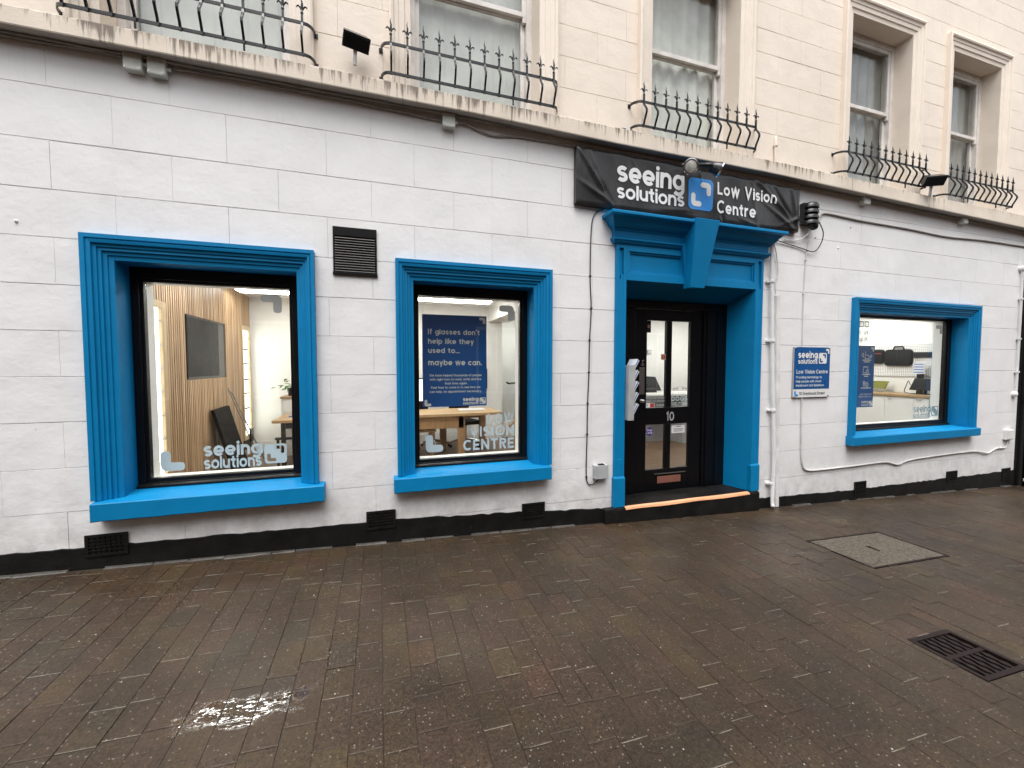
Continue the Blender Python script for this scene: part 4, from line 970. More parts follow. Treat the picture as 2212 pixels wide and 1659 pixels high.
boxo('panel', 9.60, 12.0, -.045, -.02, -.3, 2.6, 'black_door', NB_, .01)
# rubbish at the foot of the corner pipe
RB = MB(); rg = random.Random(11)
for i in range(9):
    c_ = Vector((9.40+rg.uniform(-.06, .08), -.14+rg.uniform(-.05, .03), gz(9.4)+.02+rg.random()*.13)); RB.lathe(c_, (rg.uniform(-1, 1), rg.uniform(-1, 1), rg.uniform(-1, 1)), [(.012, -.03), (.036, -.01), (.034, .015), (.012, .03)], 6)
tag(RB.build('crumpled_rag', 'white_plastic'), 'crumpled pale rag at the foot of the wall in the far right corner', 'rag')

LT_ = tag(empty('broken_tube', None, (2.30, -.06, 3.765)), 'broken black tube with a pale round end lying on the ledge above the banner', 'tube')
MB().tube([(-.10, .02, .012), (-.02, .0, .020), (.06, -.01, .014), (.14, .0, .004)], [.006, .014, .014, .005], 8).build('tube', 'cable_black', LT_, smooth=True); MB().lathe((.02, -.022, .020), (0, -1, 0), [(.022, 0), (.022, .008)], 14).build('end_cap', 'white_plastic', LT_)
SB = tag(empty('pipe_stub', None, (4.285, 0, 3.76)), 'short cream-painted pipe stub on the upper wall right of the banner guard', 'pipe')
MB().tube([(0, -.02, .0), (-.006, -.02, .16), (-.004, -.018, .26), (.012, -.004, .32)], .014, 8).build('pipe', 'cream_stucco', SB, smooth=True); MB().lathe((-.006, -.02, .20), (0, 0, 1), [(.022, 0), (.022, .03)], 10).build('collar', 'cream_stucco', SB)
NS = [(5.55, 3.20, 'upper of two small painted studs near the sagging cable'), (5.35, 2.93, 'lower of two small painted studs near the sagging cable'), (4.96, 3.02, 'small white knob on the wall below the black louvred lamp'), (-2.27, 2.45, 'tiny painted stud on the wall left of the big window')]
for (x, z, lb) in NS:
    N_ = tag(empty('wall_stud', None, (x, 0, z)), lb, 'stud', 'painted studs in the wall'); MB().lathe((0, .004, 0), (0, -1, 0), [(.010, 0), (.009, .010), (.004, .015)], 10).build('stud', 'white_plastic', N_, smooth=True)

# ------------------------------------------------------------------ banner with lamps
BN = tag(empty('banner'), 'creased black banner with white lettering and a blue emblem over the doorway', 'banner')
bx0, bx1 = 1.786, 4.622
def btop(x): return interp([(1.786, 3.556), (2.4, 3.552), (3.0, 3.548), (3.08, 3.538), (3.4, 3.535), (4.0, 3.530), (4.3, 3.520), (4.622, 3.516)], x) + .003*math.sin(x*23)
def bbot(x): return interp([(1.786, 3.034), (2.1, 3.024), (3.2, 3.02), (4.622, 3.034)], x) + .004*math.sin(x*9)
def crease(x, z, x0, z0, dx, dz, wd, ln):
    l_ = math.hypot(dx, dz); dx /= l_; dz /= l_; a = (x-x0)*dx+(z-z0)*dz; b = -(x-x0)*dz+(z-z0)*dx
    return math.exp(-(b/wd)**2)*math.exp(-((a-ln/2)/(ln*.6))**2)
CR = [(1.82, 3.52, .30, -.42, .018, .5, .014), (2.02, 3.30, .16, -.24, .014, .3, -.012), (1.95, 3.5, .1, -.3, .02, .35, .010), (4.0, 3.52, .5, -.36, .022, .55, .016), (4.25, 3.45, .3, -.34, .020, .45, -.012), (3.92, 3.50, .06, -.4, .018, .4, .010), (4.5, 3.5, .08, -.45, .02, .45, .012), (3.75, 3.10, .3, -.1, .02, .3, .010), (2.4, 3.5, .12, -.2, .014, .2, .008), (3.45, 3.2, .1, -.2, .016, .25, -.009), (3.2, 3.52, .03, -.14, .014, .16, .010), (2.75, 3.08, .3, .02, .02, .3, .008), (4.4, 3.1, .25, .1, .02, .3, .010), (3.03, 3.5, 0.02, -.5, .010, .6, .004), (3.41, 3.5, .01, -.5, .010, .6, .004), (1.9, 3.2, .22, -.12, .02, .3, .012), (4.1, 3.3, .35, -.2, .018, .4, .012)]
def bY(x, z):
    y = -.062 + .005*math.sin(x*4.1+1)*math.sin(z*7) + .003*math.sin(x*13+z*9)
    ease = lambda v, a_, b_, e_: max(0, min(1, (v-a_)/e_+.5, (b_-v)/e_+.5))
    calm = 1-.62*ease(x, 2.12, 4.32, .15)*ease(z, 3.08, 3.48, .08)
    for (a, b, c, d, wd, ln, am) in CR: y -= am*1.5*crease(x, z, a, b, c, d, wd, ln)*calm
    return y
m = MB(); nx, nz_ = 190, 40
for i in range(nx+1):
    x = bx0+(bx1-bx0)*i/nx
    for j in range(nz_+1): 
        z = bbot(x)+(btop(x)-bbot(x))*j/nz_; e = min(1, min(j, nz_-j, i, nx-i)/2.0); m.v.append((x, bY(x, z)*(.86+.14*e), z))
for i in range(nx):
    for j in range(nz_): a = i*(nz_+1)+j; m.f.append((a, a+nz_+1, a+nz_+2, a+1))
m.build('sheet', 'banner_pvc', BN, smooth=True)
m = MB(); o = 0                                             # turned-back hem, all round
ring = [(i*(nz_+1)) for i in range(nx+1)]
hem = MB()
def edge(x, z): return (x, bY(x, z)*.86, z)
loop = [(bx0+(bx1-bx0)*i/60, 'b') for i in range(61)] + [(bx1, j/10) for j in range(1, 10)] + [(bx1-(bx1-bx0)*i/60, 't') for i in range(61)] + [(bx0, 1-j/10) for j in range(1, 10)]
for (x, q) in loop:
    z = bbot(x) if q == 'b' else btop(x) if q == 't' else bbot(x)+(btop(x)-bbot(x))*q
    hem.v += [edge(x, z), (x, -.004, z)]
n = len(loop)
for i in range(n): j = (i+1) % n; hem.f.append((2*i, 2*i+1, 2*j+1, 2*j))
hem.build('hem', 'banner_pvc', BN)
kw = dict(warp=bY, step=.10, depth=.0065)
lettering('lettering', 'seeing', 2.219, 3.284, .153, 'sign_white', BN, 0, .255, width=.785, track=.08, **kw)
lettering('lettering', 'solutions', 2.220, 3.124, .107, 'sign_white', BN, 0, .245, width=.787, track=.08, **kw)
lettering('lettering', 'Low Vision', 3.427, 3.306, .092, 'sign_white', BN, 0, .25, width=.826, track=.16, **kw)
lettering('lettering', 'Centre', 3.426, 3.115, .096, 'sign_white', BN, 0, .25, width=.533, track=.16, **kw)
def sub(poly, s_=.02):
    out = []
    for a, b in zip(poly, poly[1:]+poly[:1]):
        n = max(1, int(math.hypot(b[0]-a[0], b[1]-a[1])/s_)); out += [(a[0]+(b[0]-a[0])*i/n, a[1]+(b[1]-a[1])*i/n) for i in range(n)]
    return out
def patch(name, inside, x0, x1, z0, z1, mat, thick):
    """cloth patch: fine grid following the banner, trimmed to a rounded outline"""
    m = MB(); n = 40; nx_ = int(n*(x1-x0)/(z1-z0)) ; idx = {}
    for i in range(nx_+1):
        for j in range(n+1):
            x, z = inside(x0+(x1-x0)*i/nx_, z0+(z1-z0)*j/n); idx[i, j] = len(m.v); m.v.append((x, bY(x, z)-thick, z))
    for i in range(nx_):
        for j in range(n): m.f.append((idx[i, j], idx[i+1, j], idx[i+1, j+1], idx[i, j+1]))
    return m.build(name, mat, BN)
ex0, ex1, ez0, ez1 = 3.058, 3.372, 3.120, 3.438; er = .05
def sq(x, z):
    cx, cz = (ex0+ex1)/2, (ez0+ez1)/2; hx, hz = (ex1-ex0)/2, (ez1-ez0)/2
    dx, dz = x-cx, z-cz; ax, az_ = abs(dx)-(hx-er), abs(dz)-(hz-er)
    if ax > 0 and az_ > 0:
        m_ = max(ax, az_); l_ = math.hypot(ax, az_); f = m_/l_; dx = math.copysign(hx-er+ax*f, dx); dz = math.copysign(hz-er+az_*f, dz)
    return cx+dx, cz+dz
patch('emblem_ground', sq, ex0, ex1, ez0, ez1, 'logo_blue', .0042)
def lpill(x0, z0, s_, t_, flip):
    pts = [(t_/2, s_-t_*.45), (t_/2, t_*.9)] + arc(t_*.9, t_*.9, t_*.4, t_*.4, 180, 270, 5)[1:] + [(s_-t_*.45, t_/2)]
    m = MB()
    def put(poly, q=0):
        v = [(x0+(s_-a if flip else a), z0+(s_-b if flip else b)) for a, b in poly]; return [(X, bY(X, Z)-.0062-q, Z) for X, Z in v]
    v, f = ribbon(pts, t_*.98, .012); m.add(put(v), f)
    for (cx, cz) in ((t_/2, s_-t_*.5), (s_-t_*.5, t_/2)):
        c_ = [(cx+t_*.49*math.cos(q*.3142), cz+t_*.49*math.sin(q*.3142)) for q in range(20)]; m.add(put(c_, .0006), [tuple(range(20))])
    m.build('emblem', 'sign_white', BN)
lpill(3.092, 3.152, .135, .056, False); lpill(3.205, 3.268, .135, .056, True)
# twin lamps on one arm under the ledge
SP = tag(empty('twin_spotlight'), 'pair of lamp heads on one black arm under the ledge at the banner top', 'spotlight')
MB().tube([(3.07, -.02, 3.55), (3.07, -.12, 3.525), (3.06, -.19, 3.50)], .022, 10).build('arm', 'black_plastic', SP, smooth=True)
MB().tube([(2.95, -.205, 3.475), (3.06, -.20, 3.495), (3.14, -.20, 3.508)], .020, 10).build('cross_arm', 'black_plastic', SP, smooth=True)
def lamp(c_, ax, nm='lamp_head'):
    h_ = empty(nm, SP, c_)
    MB().lathe((0, 0, 0), ax, [(.022, -.10), (.040, -.085), (.058, -.04), (.070, 0), (.074, .004), (.074, .012)], 20).build('housing', 'black_plastic', h_, smooth=True)
    MB().lathe((0, 0, 0), ax, [(.0755, .004), (.0755, .018), (.067, .020), (.066, .013)], 20).build('rim', 'chrome', h_, smooth=True)
    MB().lathe((0, 0, 0), ax, [(.066, .008), (.050, .016), (.02, .021)], 20).build('lens', 'lamp_glass', h_, smooth=True)
lamp((2.925, -.245, 3.440), (-.28, -.93, -.22)); lamp((3.285, -.235, 3.470), (.80, -.42, -.42))
MB().tube([(3.14, -.20, 3.508), (3.19, -.21, 3.505), (3.235, -.222, 3.488)], [.020, .032, .030], 10).build('knuckle', 'black_plastic', SP, smooth=True)
MB().tube([(2.90, -.16, 3.50), (2.955, -.14, 3.52), (3.0, -.13, 3.525)], .010, 8).build('bracket', 'steel', SP)

# ------------------------------------------------------------------ plaque
PQ = tag(empty('wall_plaque'), 'blue and white plaque with street address on the wall right of the doorway', 'sign')
px0, px1, pz0, pz1 = 4.655, 5.245, 1.117, 1.716; YP = -.024
boxo('backing', px0+.003, px1-.003, -.018, -.0, pz0+.003, pz1-.003, 'steel', PQ)
boxo('face', px0, px1, -.022, -.0185, pz0, pz1, 'sign_white', PQ)
boxo('blue_field', px0+.001, px1-.001, -.0235, -.0222, 1.216, pz1-.001, 'sign_blue', PQ)
for (x, z) in ((px0+.016, pz1-.012), (px1-.016, pz1-.012), (px0+.016, pz0+.014), (px1-.016, pz0+.014)): MB().lathe((x, -.022, z), (0, -1, 0), [(.011, 0), (.011, .008), (.007, .012)], 10).build('screw_cap', 'steel', PQ)
lettering('lettering', 'seeing', 4.718, 1.585, .062, 'sign_white', PQ, YP, .28, width=.315, track=.10)
lettering('lettering', 'solutions', 4.718, 1.517, .045, 'sign_white', PQ, YP, .25, width=.315, track=.10)
emblem(5.055, 5.186, 1.519, 1.648, YP, 'sign_white', PQ)
flat('emblem', [(5.170+.058*u, 1.638+.060*v) for u, v in ell(0, 0, 1, True)], [], YP, 'sign_white', PQ)
lettering('lettering', 'Low Vision Centre', 4.697, 1.400, .034, 'sign_white', PQ, YP, .24, width=.512)
for i, (t_, b_) in enumerate((('Providing technology to', 5.112), ('help people with visual', 5.100), ('impairment and blindness', 5.150))):
    lettering('lettering', t_, 4.694, 1.343-i*.0485, .021, 'sign_white', PQ, YP, .22, width=b_-4.694)
flat('emblem', [(4.672+.062*u, 1.130+.064*v) for u, v in ell(0, 0, 1, False)], [], YP+.0015, 'logo_blue', PQ)
lettering('lettering', '10 Greyhound Street', 4.752, 1.146, .026, 'sign_dark', PQ, YP+.0015, .22, width=.42)
# leaflet holder on the left jamb
LH = tag(empty('leaflet_holder'), 'grey metal leaflet holder with tiered pockets on the left side of the doorway', 'leaflet holder')
LX0, LX1, LY = 2.374, 2.452, -.04
MB().hexa([(2.366, -.075, .945), (2.380, -.075, .945), (2.400, .20, .945), (2.386, .20, .945), (2.366, -.075, 1.50), (2.380, -.075, 1.50), (2.400, .20, 1.50), (2.386, .20, 1.50)]).build('back_plate', 'pale_grey', LH, bevel=.002)
MB().hexa([(2.368, -.080, .945), (2.432, -.080, .945), (2.432, -.076, .945), (2.368, -.076, .945), (2.368, -.080, 1.50), (2.446, -.080, 1.50), (2.446, -.076, 1.50), (2.368, -.076, 1.50)]).build('side_panel', 'pale_grey', LH)
for i in range(5):
    z = .955+i*.112; MB().hexa([(2.384, -.070, z), (2.440, -.070, z+.09), (2.455, .18, z+.09), (2.402, .18, z), (2.384, -.070, z-.004), (2.444, -.070, z+.088), (2.459, .18, z+.088), (2.402, .18, z-.004)]).build('pocket', 'pale_grey', LH)
    MB().hexa([(2.384, -.075, z-.004), (2.445, -.075, z+.092), (2.445, -.072, z+.092), (2.384, -.072, z-.004), (2.384, -.075, z+.02), (2.416, -.075, z+.092), (2.416, -.072, z+.092), (2.384, -.072, z+.02)]).build('pocket_end', 'pale_grey', LH)
ORD = ('lowest', 'second from the bottom', 'middle', 'second from the top', 'topmost')
for i in range(5):
    z = .965+i*.112; lf = tag(empty('leaflet'), f'white and blue leaflet bundle in the {ORD[i]} pocket of the grey holder', 'leaflet', 'leaflets in the holder')
    for q in range(3):
        d = q*.0075
        MB().hexa([(2.402+d, -.066, z), (2.406+d, -.066, z), (2.422+d, .10, z), (2.418+d, .10, z), (2.482+d, -.066, z+.150-q*.007), (2.486+d, -.066, z+.150-q*.007), (2.500+d, .10, z+.150-q*.007), (2.496+d, .10, z+.150-q*.007)]).build('sheet', 'paper_white' if q % 2 == 0 else 'paper_blue', lf)

# ------------------------------------------------------------------ inside the shop
FZ = .10; CEIL = 2.58; YB = 3.92; XA = -1.95; XD = 8.6
struct(boxo('interior_floor', XA-.1, XD+.1, .352, 5.4, FZ-.03, FZ, 'floor_boards'))
struct(boxo('interior_ceiling', XA-.1, XD+.1, .352, 5.4, CEIL, CEIL+.05, 'ceiling_white'))
bw = struct(boxo('back_wall', XA-.1, 2.15, YB, YB+.08, FZ, CEIL, 'interior_white')); boxo('skirting', XA, 2.15, YB-.016, YB-.001, FZ, .27, 'interior_white', bw)
struct(boxo('stair_wall', 2.15, 2.23, YB+.0, 5.3, FZ, CEIL, 'interior_white')); struct(boxo('stair_back_wall', 2.23, 3.5, 5.3, 5.38, FZ, CEIL, 'interior_white'))
struct(boxo('lobby_wall', 3.5, XD+.1, YB+.02, YB+.10, FZ, CEIL, 'interior_white')); struct(boxo('lobby_return', 3.42, 3.5, YB+.02, 5.3, FZ, CEIL, 'interior_white'))
struct(boxo('right_wall', XD, XD+.08, .352, YB, FZ, CEIL, 'interior_white'))
struct(boxo('ceiling_beam', 1.95, 2.32, 1.6, YB, 2.31, CEIL-.001, 'interior_white'))
sw = struct(boxo('slat_wall', XA-.10, XA-.022, .352, YB, FZ, CEIL, 'slat_backing'))
OPEN = [(.45, 1.16, FZ-.1, 2.10), (3.46, 3.86, .2, 2.10), (1.62, 2.80, 1.34, 2.05)]
y = .36; rg = random.Random(21)
while y < YB-.02:
    wd = .0300; zs = [(FZ, CEIL-.002)]
    for (a, b, c, d) in OPEN:
        if y+wd > a and y < b: zs = [q for (s0, s1) in zs for q in ((s0, min(s1, c)), (max(s0, d), s1)) if q[1]-q[0] > .02]
    for (s0, s1) in zs: boxo('slat', XA-.022, XA-rg.uniform(0, .003), y, y+wd, s0, s1, 'oak_slat', sw)
    y += .0445
def cabinet(a, b, z0, z1, fr, label):
    K = tag(empty('display_cabinet'), label, 'display cabinet', 'lit display cabinets in the slatted wall')
    m = MB(); m.box(XA-.022, XA+.014, a, a+fr, z0, z1); m.box(XA-.022, XA+.014, b-fr, b, z0, z1); m.box(XA-.022, XA+.014, a+fr, b-fr, z1-.065, z1); m.box(XA-.022, XA+.014, a+fr, b-fr, z0, z0+.065); m.build('frame', 'oak_pale', K, bevel=.003)
    boxo('light_panel', XA-.021, XA-.016, a+fr, b-fr, z0+.065, z1-.065, 'cabinet_glow', K)
    z = z0+.22
    while z < z1-.15:
        boxo('shelf', XA-.015, XA+.012, a+fr+.002, b-fr-.002, z, z+.007, 'pale_grey', K); z += .222
    return K
cabinet(.45, 1.16, .14, 2.10, .085, 'near lit display cabinet with glass shelves at the left edge of the slatted wall')
cabinet(3.46, 3.86, .36, 2.10, .045, 'far lit display cabinet at the corner end of the slatted wall')
for i, z in enumerate((.82, 1.05, 1.26, 1.5, 1.72)):
    GLs = tag(empty('spectacles', None, (XA+.002, 3.63, z+(.0))), ('lowest', 'second lowest', 'middle', 'second highest', 'highest')[i] + ' pair of dark magnifiers on the far lit cabinet shelves', 'spectacles', 'items on the far cabinet')
    MB().box(-.012, .012, -.06, .08, .01, .035).build('frame', 'black_plastic', GLs); MB().box(.013, .015, -.05, .0, .012, .033).build('lens', 'screen_dark', GLs)
TV = tag(empty('wall_screen'), 'switched-off grey screen set into the timber slat wall', 'screen')
boxo('recess', XA-.0218, XA-.012, 1.622, 2.798, 1.342, 2.048, 'black_plastic', TV); boxo('bezel', XA-.012, XA+.0, 1.63, 2.56, 1.352, 2.04, 'black_plastic', TV); boxo('display', XA+.0, XA+.002, 1.645, 2.53, 1.37, 2.025, 'screen_dark', TV)
MB().hexa([(-1.70, 2.13, FZ), (-1.66, 2.13, FZ), (-1.66, 2.66, FZ), (-1.70, 2.66, FZ), (-1.93, 2.13, .96), (-1.89, 2.13, .96), (-1.89, 2.66, .97), (-1.93, 2.66, .97)])
LP = tag(MB().hexa([(-1.70, 2.13, FZ), (-1.66, 2.13, FZ), (-1.66, 2.66, FZ), (-1.70, 2.66, FZ), (-1.93, 2.13, .96), (-1.89, 2.13, .96), (-1.89, 2.66, .97), (-1.93, 2.66, .97)]).build('leaning_panel', 'bag_black', bevel=.004), 'tall black panel leaning against the foot of the timber slat wall', 'panel')
EA = tag(empty('display_stand'), 'thin metal stand leaning beside the black panel and the far cabinet', 'stand')
for (a, b) in (((-1.90, 2.66, 1.20), (-1.62, 3.0, FZ)), ((-1.88, 2.72, 1.15), (-1.58, 3.06, FZ))): MB().tube([a, b], .008, 8).build('pole', 'steel', EA)
MB().box(-1.72, -1.70, 2.86, 2.98, .44, .62).build('bracket', 'black_plastic', EA)
# LED fittings (the lit lamps of the room, one strip added unseen)
def led(x0, x1, y0, y1, label, z=None, mat='led_tube'):
    z = z or CEIL
    K = tag(empty('ceiling_light'), label, 'ceiling light', 'strip lights on the shop ceiling')
    boxo('housing', x0-.01, x1+.01, y0-.01, y1+.01, z-.05, z-.002, 'white_plastic', K); boxo('diffuser', x0, x1, y0, y1, z-.064, z-.051, mat, K)
led(-1.83, -.35, 2.82, 3.06, 'lit strip light on the ceiling seen through the left window')
led(.35, 1.74, 2.84, 3.08, 'lit strip light on the ceiling seen through the window with the poster')
led(-1.8, 1.2, 1.26, 1.34, 'unseen strip light added on the shop ceiling near the two left windows', mat='led_bright')  # added out of view, placed and brightened so the puddle catches its glint
led(3.2, 4.8, 1.6, 1.8, 'strip light on the shop ceiling behind the door')
led(5.2, 6.8, 2.9, 3.1, 'strip light on the shop ceiling deep behind the door')
led(6.3, 8.2, 1.22, 1.38, 'strip light on the shop ceiling behind the right-hand window', mat='led_bright')
led(2.4, 3.2, 4.4, 4.6, 'strip light over the stairs behind the poster window')
# plant on a white cabinet, desk
SC = tag(empty('side_cabinet'), 'white cabinet with timber top under the pot plant', 'cabinet')
boxo('carcass', -1.44, -.2, 3.45, YB-.02, FZ, .985, 'interior_white', SC); boxo('top', -1.455, -.19, 3.43, YB-.018, .986, 1.02, 'oak_top', SC, .003); boxo('door', -1.42, -.83, 3.44, 3.449, .16, .97, 'interior_white', SC, .003)
PL = tag(empty('pot_plant', None, (-1.31, 3.58, 1.02)), 'leafy green pot plant on the white cabinet inside the left window', 'plant')
MB().lathe((0, 0, 0), (0, 0, 1), [(.055, 0), (.075, .12), (.078, .125), (.07, .128)], 16).build('pot', 'black_plastic', PL, smooth=True)
rg = random.Random(4)
for i in range(34):
    a = rg.uniform(0, 6.28); el_ = rg.uniform(-.35, 1.2); r_ = rg.uniform(.06, .20); droop = rg.random() < .35
    c_ = Vector((math.cos(a)*math.cos(el_)*r_*(1.25 if math.cos(a) < 0 else .9), math.sin(a)*math.cos(el_)*r_*.8, .17+math.sin(el_)*r_*.75-(.08 if droop else 0)))
    d = Vector((math.cos(a), math.sin(a), rg.uniform(-.9, .3))).normalized(); s_ = d.cross(Vector((0, 0, 1))).normalized(); n_ = s_.cross(d); L_ = rg.uniform(.07, .11)
    tip = c_+d*L_
    v = [c_, c_+d*L_*.25+s_*L_*.34+n_*.008, c_+d*L_*.6+s_*L_*.30+n_*.004, tip-n_*.012, c_+d*L_*.6-s_*L_*.30+n_*.004, c_+d*L_*.25-s_*L_*.34+n_*.008, c_+d*L_*.45-n_*.006]
    MB().add(v, [(0, 1, 6), (1, 2, 6), (2, 3, 6), (3, 4, 6), (4, 5, 6), (5, 0, 6)]).build('leaf', 'leaf_green', PL)
m = MB()
for i in range(7): a = i*.9; m.tube([(0, 0, .11), (math.cos(a)*.05, math.sin(a)*.05, .19), (math.cos(a)*.11, math.sin(a)*.10, .20)], .003, 5)
m.build('stem', 'leaf_green', PL)
DK = tag(empty('desk'), 'timber-topped desk on a black frame inside the left window', 'desk')
boxo('desk_top', -1.34, .12, 2.37, 3.25, .742, .78, 'oak_top', DK, .003)
for (x, y) in ((-1.22, 2.45), (-1.22, 3.15), (.0, 2.45), (.0, 3.15)): boxo('leg', x-.025, x+.025, y-.025, y+.025, FZ, .742, 'black_plastic', DK)
boxo('apron', -1.19, -.03, 2.43, 2.46, .66, .742, 'black_plastic', DK)
m = MB(); m.box(-1.34, -1.0, 2.52, 2.60, .50, .53); m.box(-1.32, -1.29, 2.52, 2.55, FZ, .50); m.box(-1.05, -1.02, 2.52, 2.55, FZ, .50); tag(m.build('floor_trolley', 'black_plastic'), 'low black trolley under the timber desk inside the left window', 'trolley')
boxo_ = tag(boxo('folded_cloth', -1.2, -.95, 2.7, 2.9, .781, .80, 'paper_blue', None), 'folded blue cloth lying on the timber desk', 'cloth')
# table, stools, chairs behind the poster window
TB = tag(empty('table'), 'oak table behind the hanging blue poster', 'table')
for i in range(4): boxo('plank', .16, 1.79, 2.42+i*.2, 2.42+i*.2+.197, .742, .78, 'oak_top', TB, .002)
boxo('apron', .20, 1.20, 2.47, 2.50, .56, .742, 'oak_leg', TB); boxo('apron', .20, 1.6, 3.12, 3.15, .62, .742, 'oak_leg', TB)
for (x, y) in ((1.12, 2.47), (.93, 3.05), (.22, 2.47), (1.6, 3.1)): boxo('leg', x, x+.10, y, y+.10, FZ, .742, 'oak_leg', TB, .004)
SO = tag(empty('stool'), 'low box stool with timber seat under the oak table', 'stool')
boxo('seat', .40, .80, 2.55, 2.9, .50, .53, 'oak_top', SO); boxo('side', .72, .76, 2.57, 2.88, FZ, .50, 'oak_leg', SO); boxo('side', .42, .46, 2.57, 2.88, FZ, .50, 'oak_leg', SO)
def office_chair(x, y, rz, label):
    K = tag(empty('office_chair', None, (x, y, FZ)), label, 'office chair', 'office chairs under the table'); K.rotation_euler = (0, 0, rz)
    for i in range(5):
        a = i*2*math.pi/5; c_, s_ = math.cos(a), math.sin(a)
        sp = MB().tube([(0, 0, .13), (c_*.14, s_*.14, .12), (c_*.28, s_*.28, .075)], [.022, .018, .012], 8).build('spoke', 'chrome', K, smooth=True)
        MB().lathe((c_*.28-s_*.02, s_*.28+c_*.02, .032), (-s_, c_, 0), [(.030, 0), (.032, .01), (.030, .02)], 12).build('castor', 'black_plastic', sp, smooth=True)
    MB().tube([(0, 0, .10), (0, 0, .38)], .022, 10).build('column', 'chrome', K, smooth=True)
    boxo('seat', -.22, .22, -.22, .22, .40, .46, 'bag_black', K, .02); MB().hexa([(-.2, .20, .52), (.2, .20, .52), (.2, .25, .52), (-.2, .25, .52), (-.18, .26, .92), (.18, .26, .92), (.18, .30, .92), (-.18, .30, .92)]).build('backrest', 'bag_black', K, bevel=.01); boxo('back_post', -.03, .03, .22, .25, .42, .6, 'black_plastic', K)
office_chair(1.40, 3.32, .3, 'office chair with chrome star base, seen right of the table leg')
office_chair(.86, 3.36, .9, 'office chair with chrome star base, seen left of the table leg')
MN = tag(empty('monitor', None, (.40, 2.95, .78)), 'black monitor with white screen half hidden behind the hanging poster', 'monitor')
boxo('base', -.1, .1, -.08, .08, .0, .012, 'black_plastic', MN); boxo('neck', -.02, .02, .0, .03, .012, .2, 'black_plastic', MN); boxo('casing', -.24, .26, -.02, .01, .14, .52, 'black_plastic', MN, .006); boxo('display', -.225, .245, -.023, -.0205, .16, .50, 'screen_glow', MN)
tag(boxo('booklet', 1.20, 1.62, 2.75, 3.0, .781, .793, 'paper_white'), 'white booklet lying on the oak table below the hanging poster', 'booklet')
tag(boxo('wall_keyboard', 1.70, 1.93, YB-.03, YB-.001, 1.06, 1.43, 'black_plastic'), 'black slotted panel on the back wall beside the hanging poster', 'wall panel')
HR = tag(empty('handrail'), 'black stair handrail on the pale wall right of the hanging poster', 'handrail')
MB().tube([(2.33, YB+.03, 1.17), (2.38, YB+.06, 1.145), (2.60, YB+.3, 1.145), (2.9, YB+.5, 1.145)], .018, 8).build('rail', 'black_plastic', HR)
SR = tag(empty('stair_string'), 'sloping timber stair edge at the foot of the pale wall, right window corner', 'stair')
MB().hexa([(2.20, YB-.06, .20), (2.24, YB-.06, .20), (2.24, YB-.02, .20), (2.20, YB-.02, .20), (2.75, YB-.06, .66), (2.79, YB-.06, .66), (2.79, YB-.02, .72), (2.75, YB-.02, .72)]).build('string', 'oak_leg', SR); boxo('riser', 2.26, 3.2, YB+.1, YB+.14, FZ, .42, 'interior_white', SR)
SK = tag(empty('wall_socket', None, (1.52, YB, .55)), 'white double socket with a black plug on the back wall under the table', 'socket')
MB().box(-.075, .075, -.012, -.001, -.045, .045).build('plate', 'white_plastic', SK, bevel=.003); MB().box(.015, .065, -.06, -.012, -.03, .03).build('plug', 'black_plastic', SK, bevel=.006)
# hanging poster behind the middle window
YPs = .34
PO = tag(empty('hanging_poster'), 'dark blue poster with pale lettering hanging on wires behind the middle window', 'poster')
boxo('sheet', .389, 1.014, YPs, YPs+.004, 1.10, 1.982, 'poster_blue', PO)
for x in (.398, 1.003): MB().tube([(x, YPs+.002, 1.978), (x, YPs+.002, 2.225)], .0012, 5).build('wire', 'steel', PO); MB().lathe((x, YPs, 1.972), (0, -1, 0), [(.004, 0), (.004, .002)], 8).build('eyelet', 'steel', PO)
for t_, z, h, xb in (("If glasses don't", 1.795, .037, .945), ('help like they', 1.705, .037, .885), ('used to...', 1.617, .037, .745), ('maybe we can.', 1.500, .040, .965)):
    lettering('lettering', t_, .443, z, h, 'poster_text', PO, YPs, .24, width=xb-.443)
for t_, z, a, b in (('We have helped thousands of people', 1.392, .452, .962), ('with sight loss to read, write and live', 1.353, .455, .960), ('their lives again.', 1.314, .598, .82), ('Feel free to come in to see how we', 1.275, .468, .950), ('can help, no appointment necessary.', 1.235, .455, .962)):
    lettering('lettering', t_, a, z, .0165, 'poster_text', PO, YPs, .23, width=b-a)
name_logo(.775, .930, 1.148, .030, 1.115, .021, PO, 'poster_text', y=YPs, ex=(.943, 1.003, 1.117, 1.180))
for (x, z, fl) in ((.940, 1.905, True), (.405, 1.108, False)): flat('emblem', [(x+.062*u, z+.062*v) for u, v in ell(0, 0, 1, fl)], [], YPs, 'poster_text', PO)
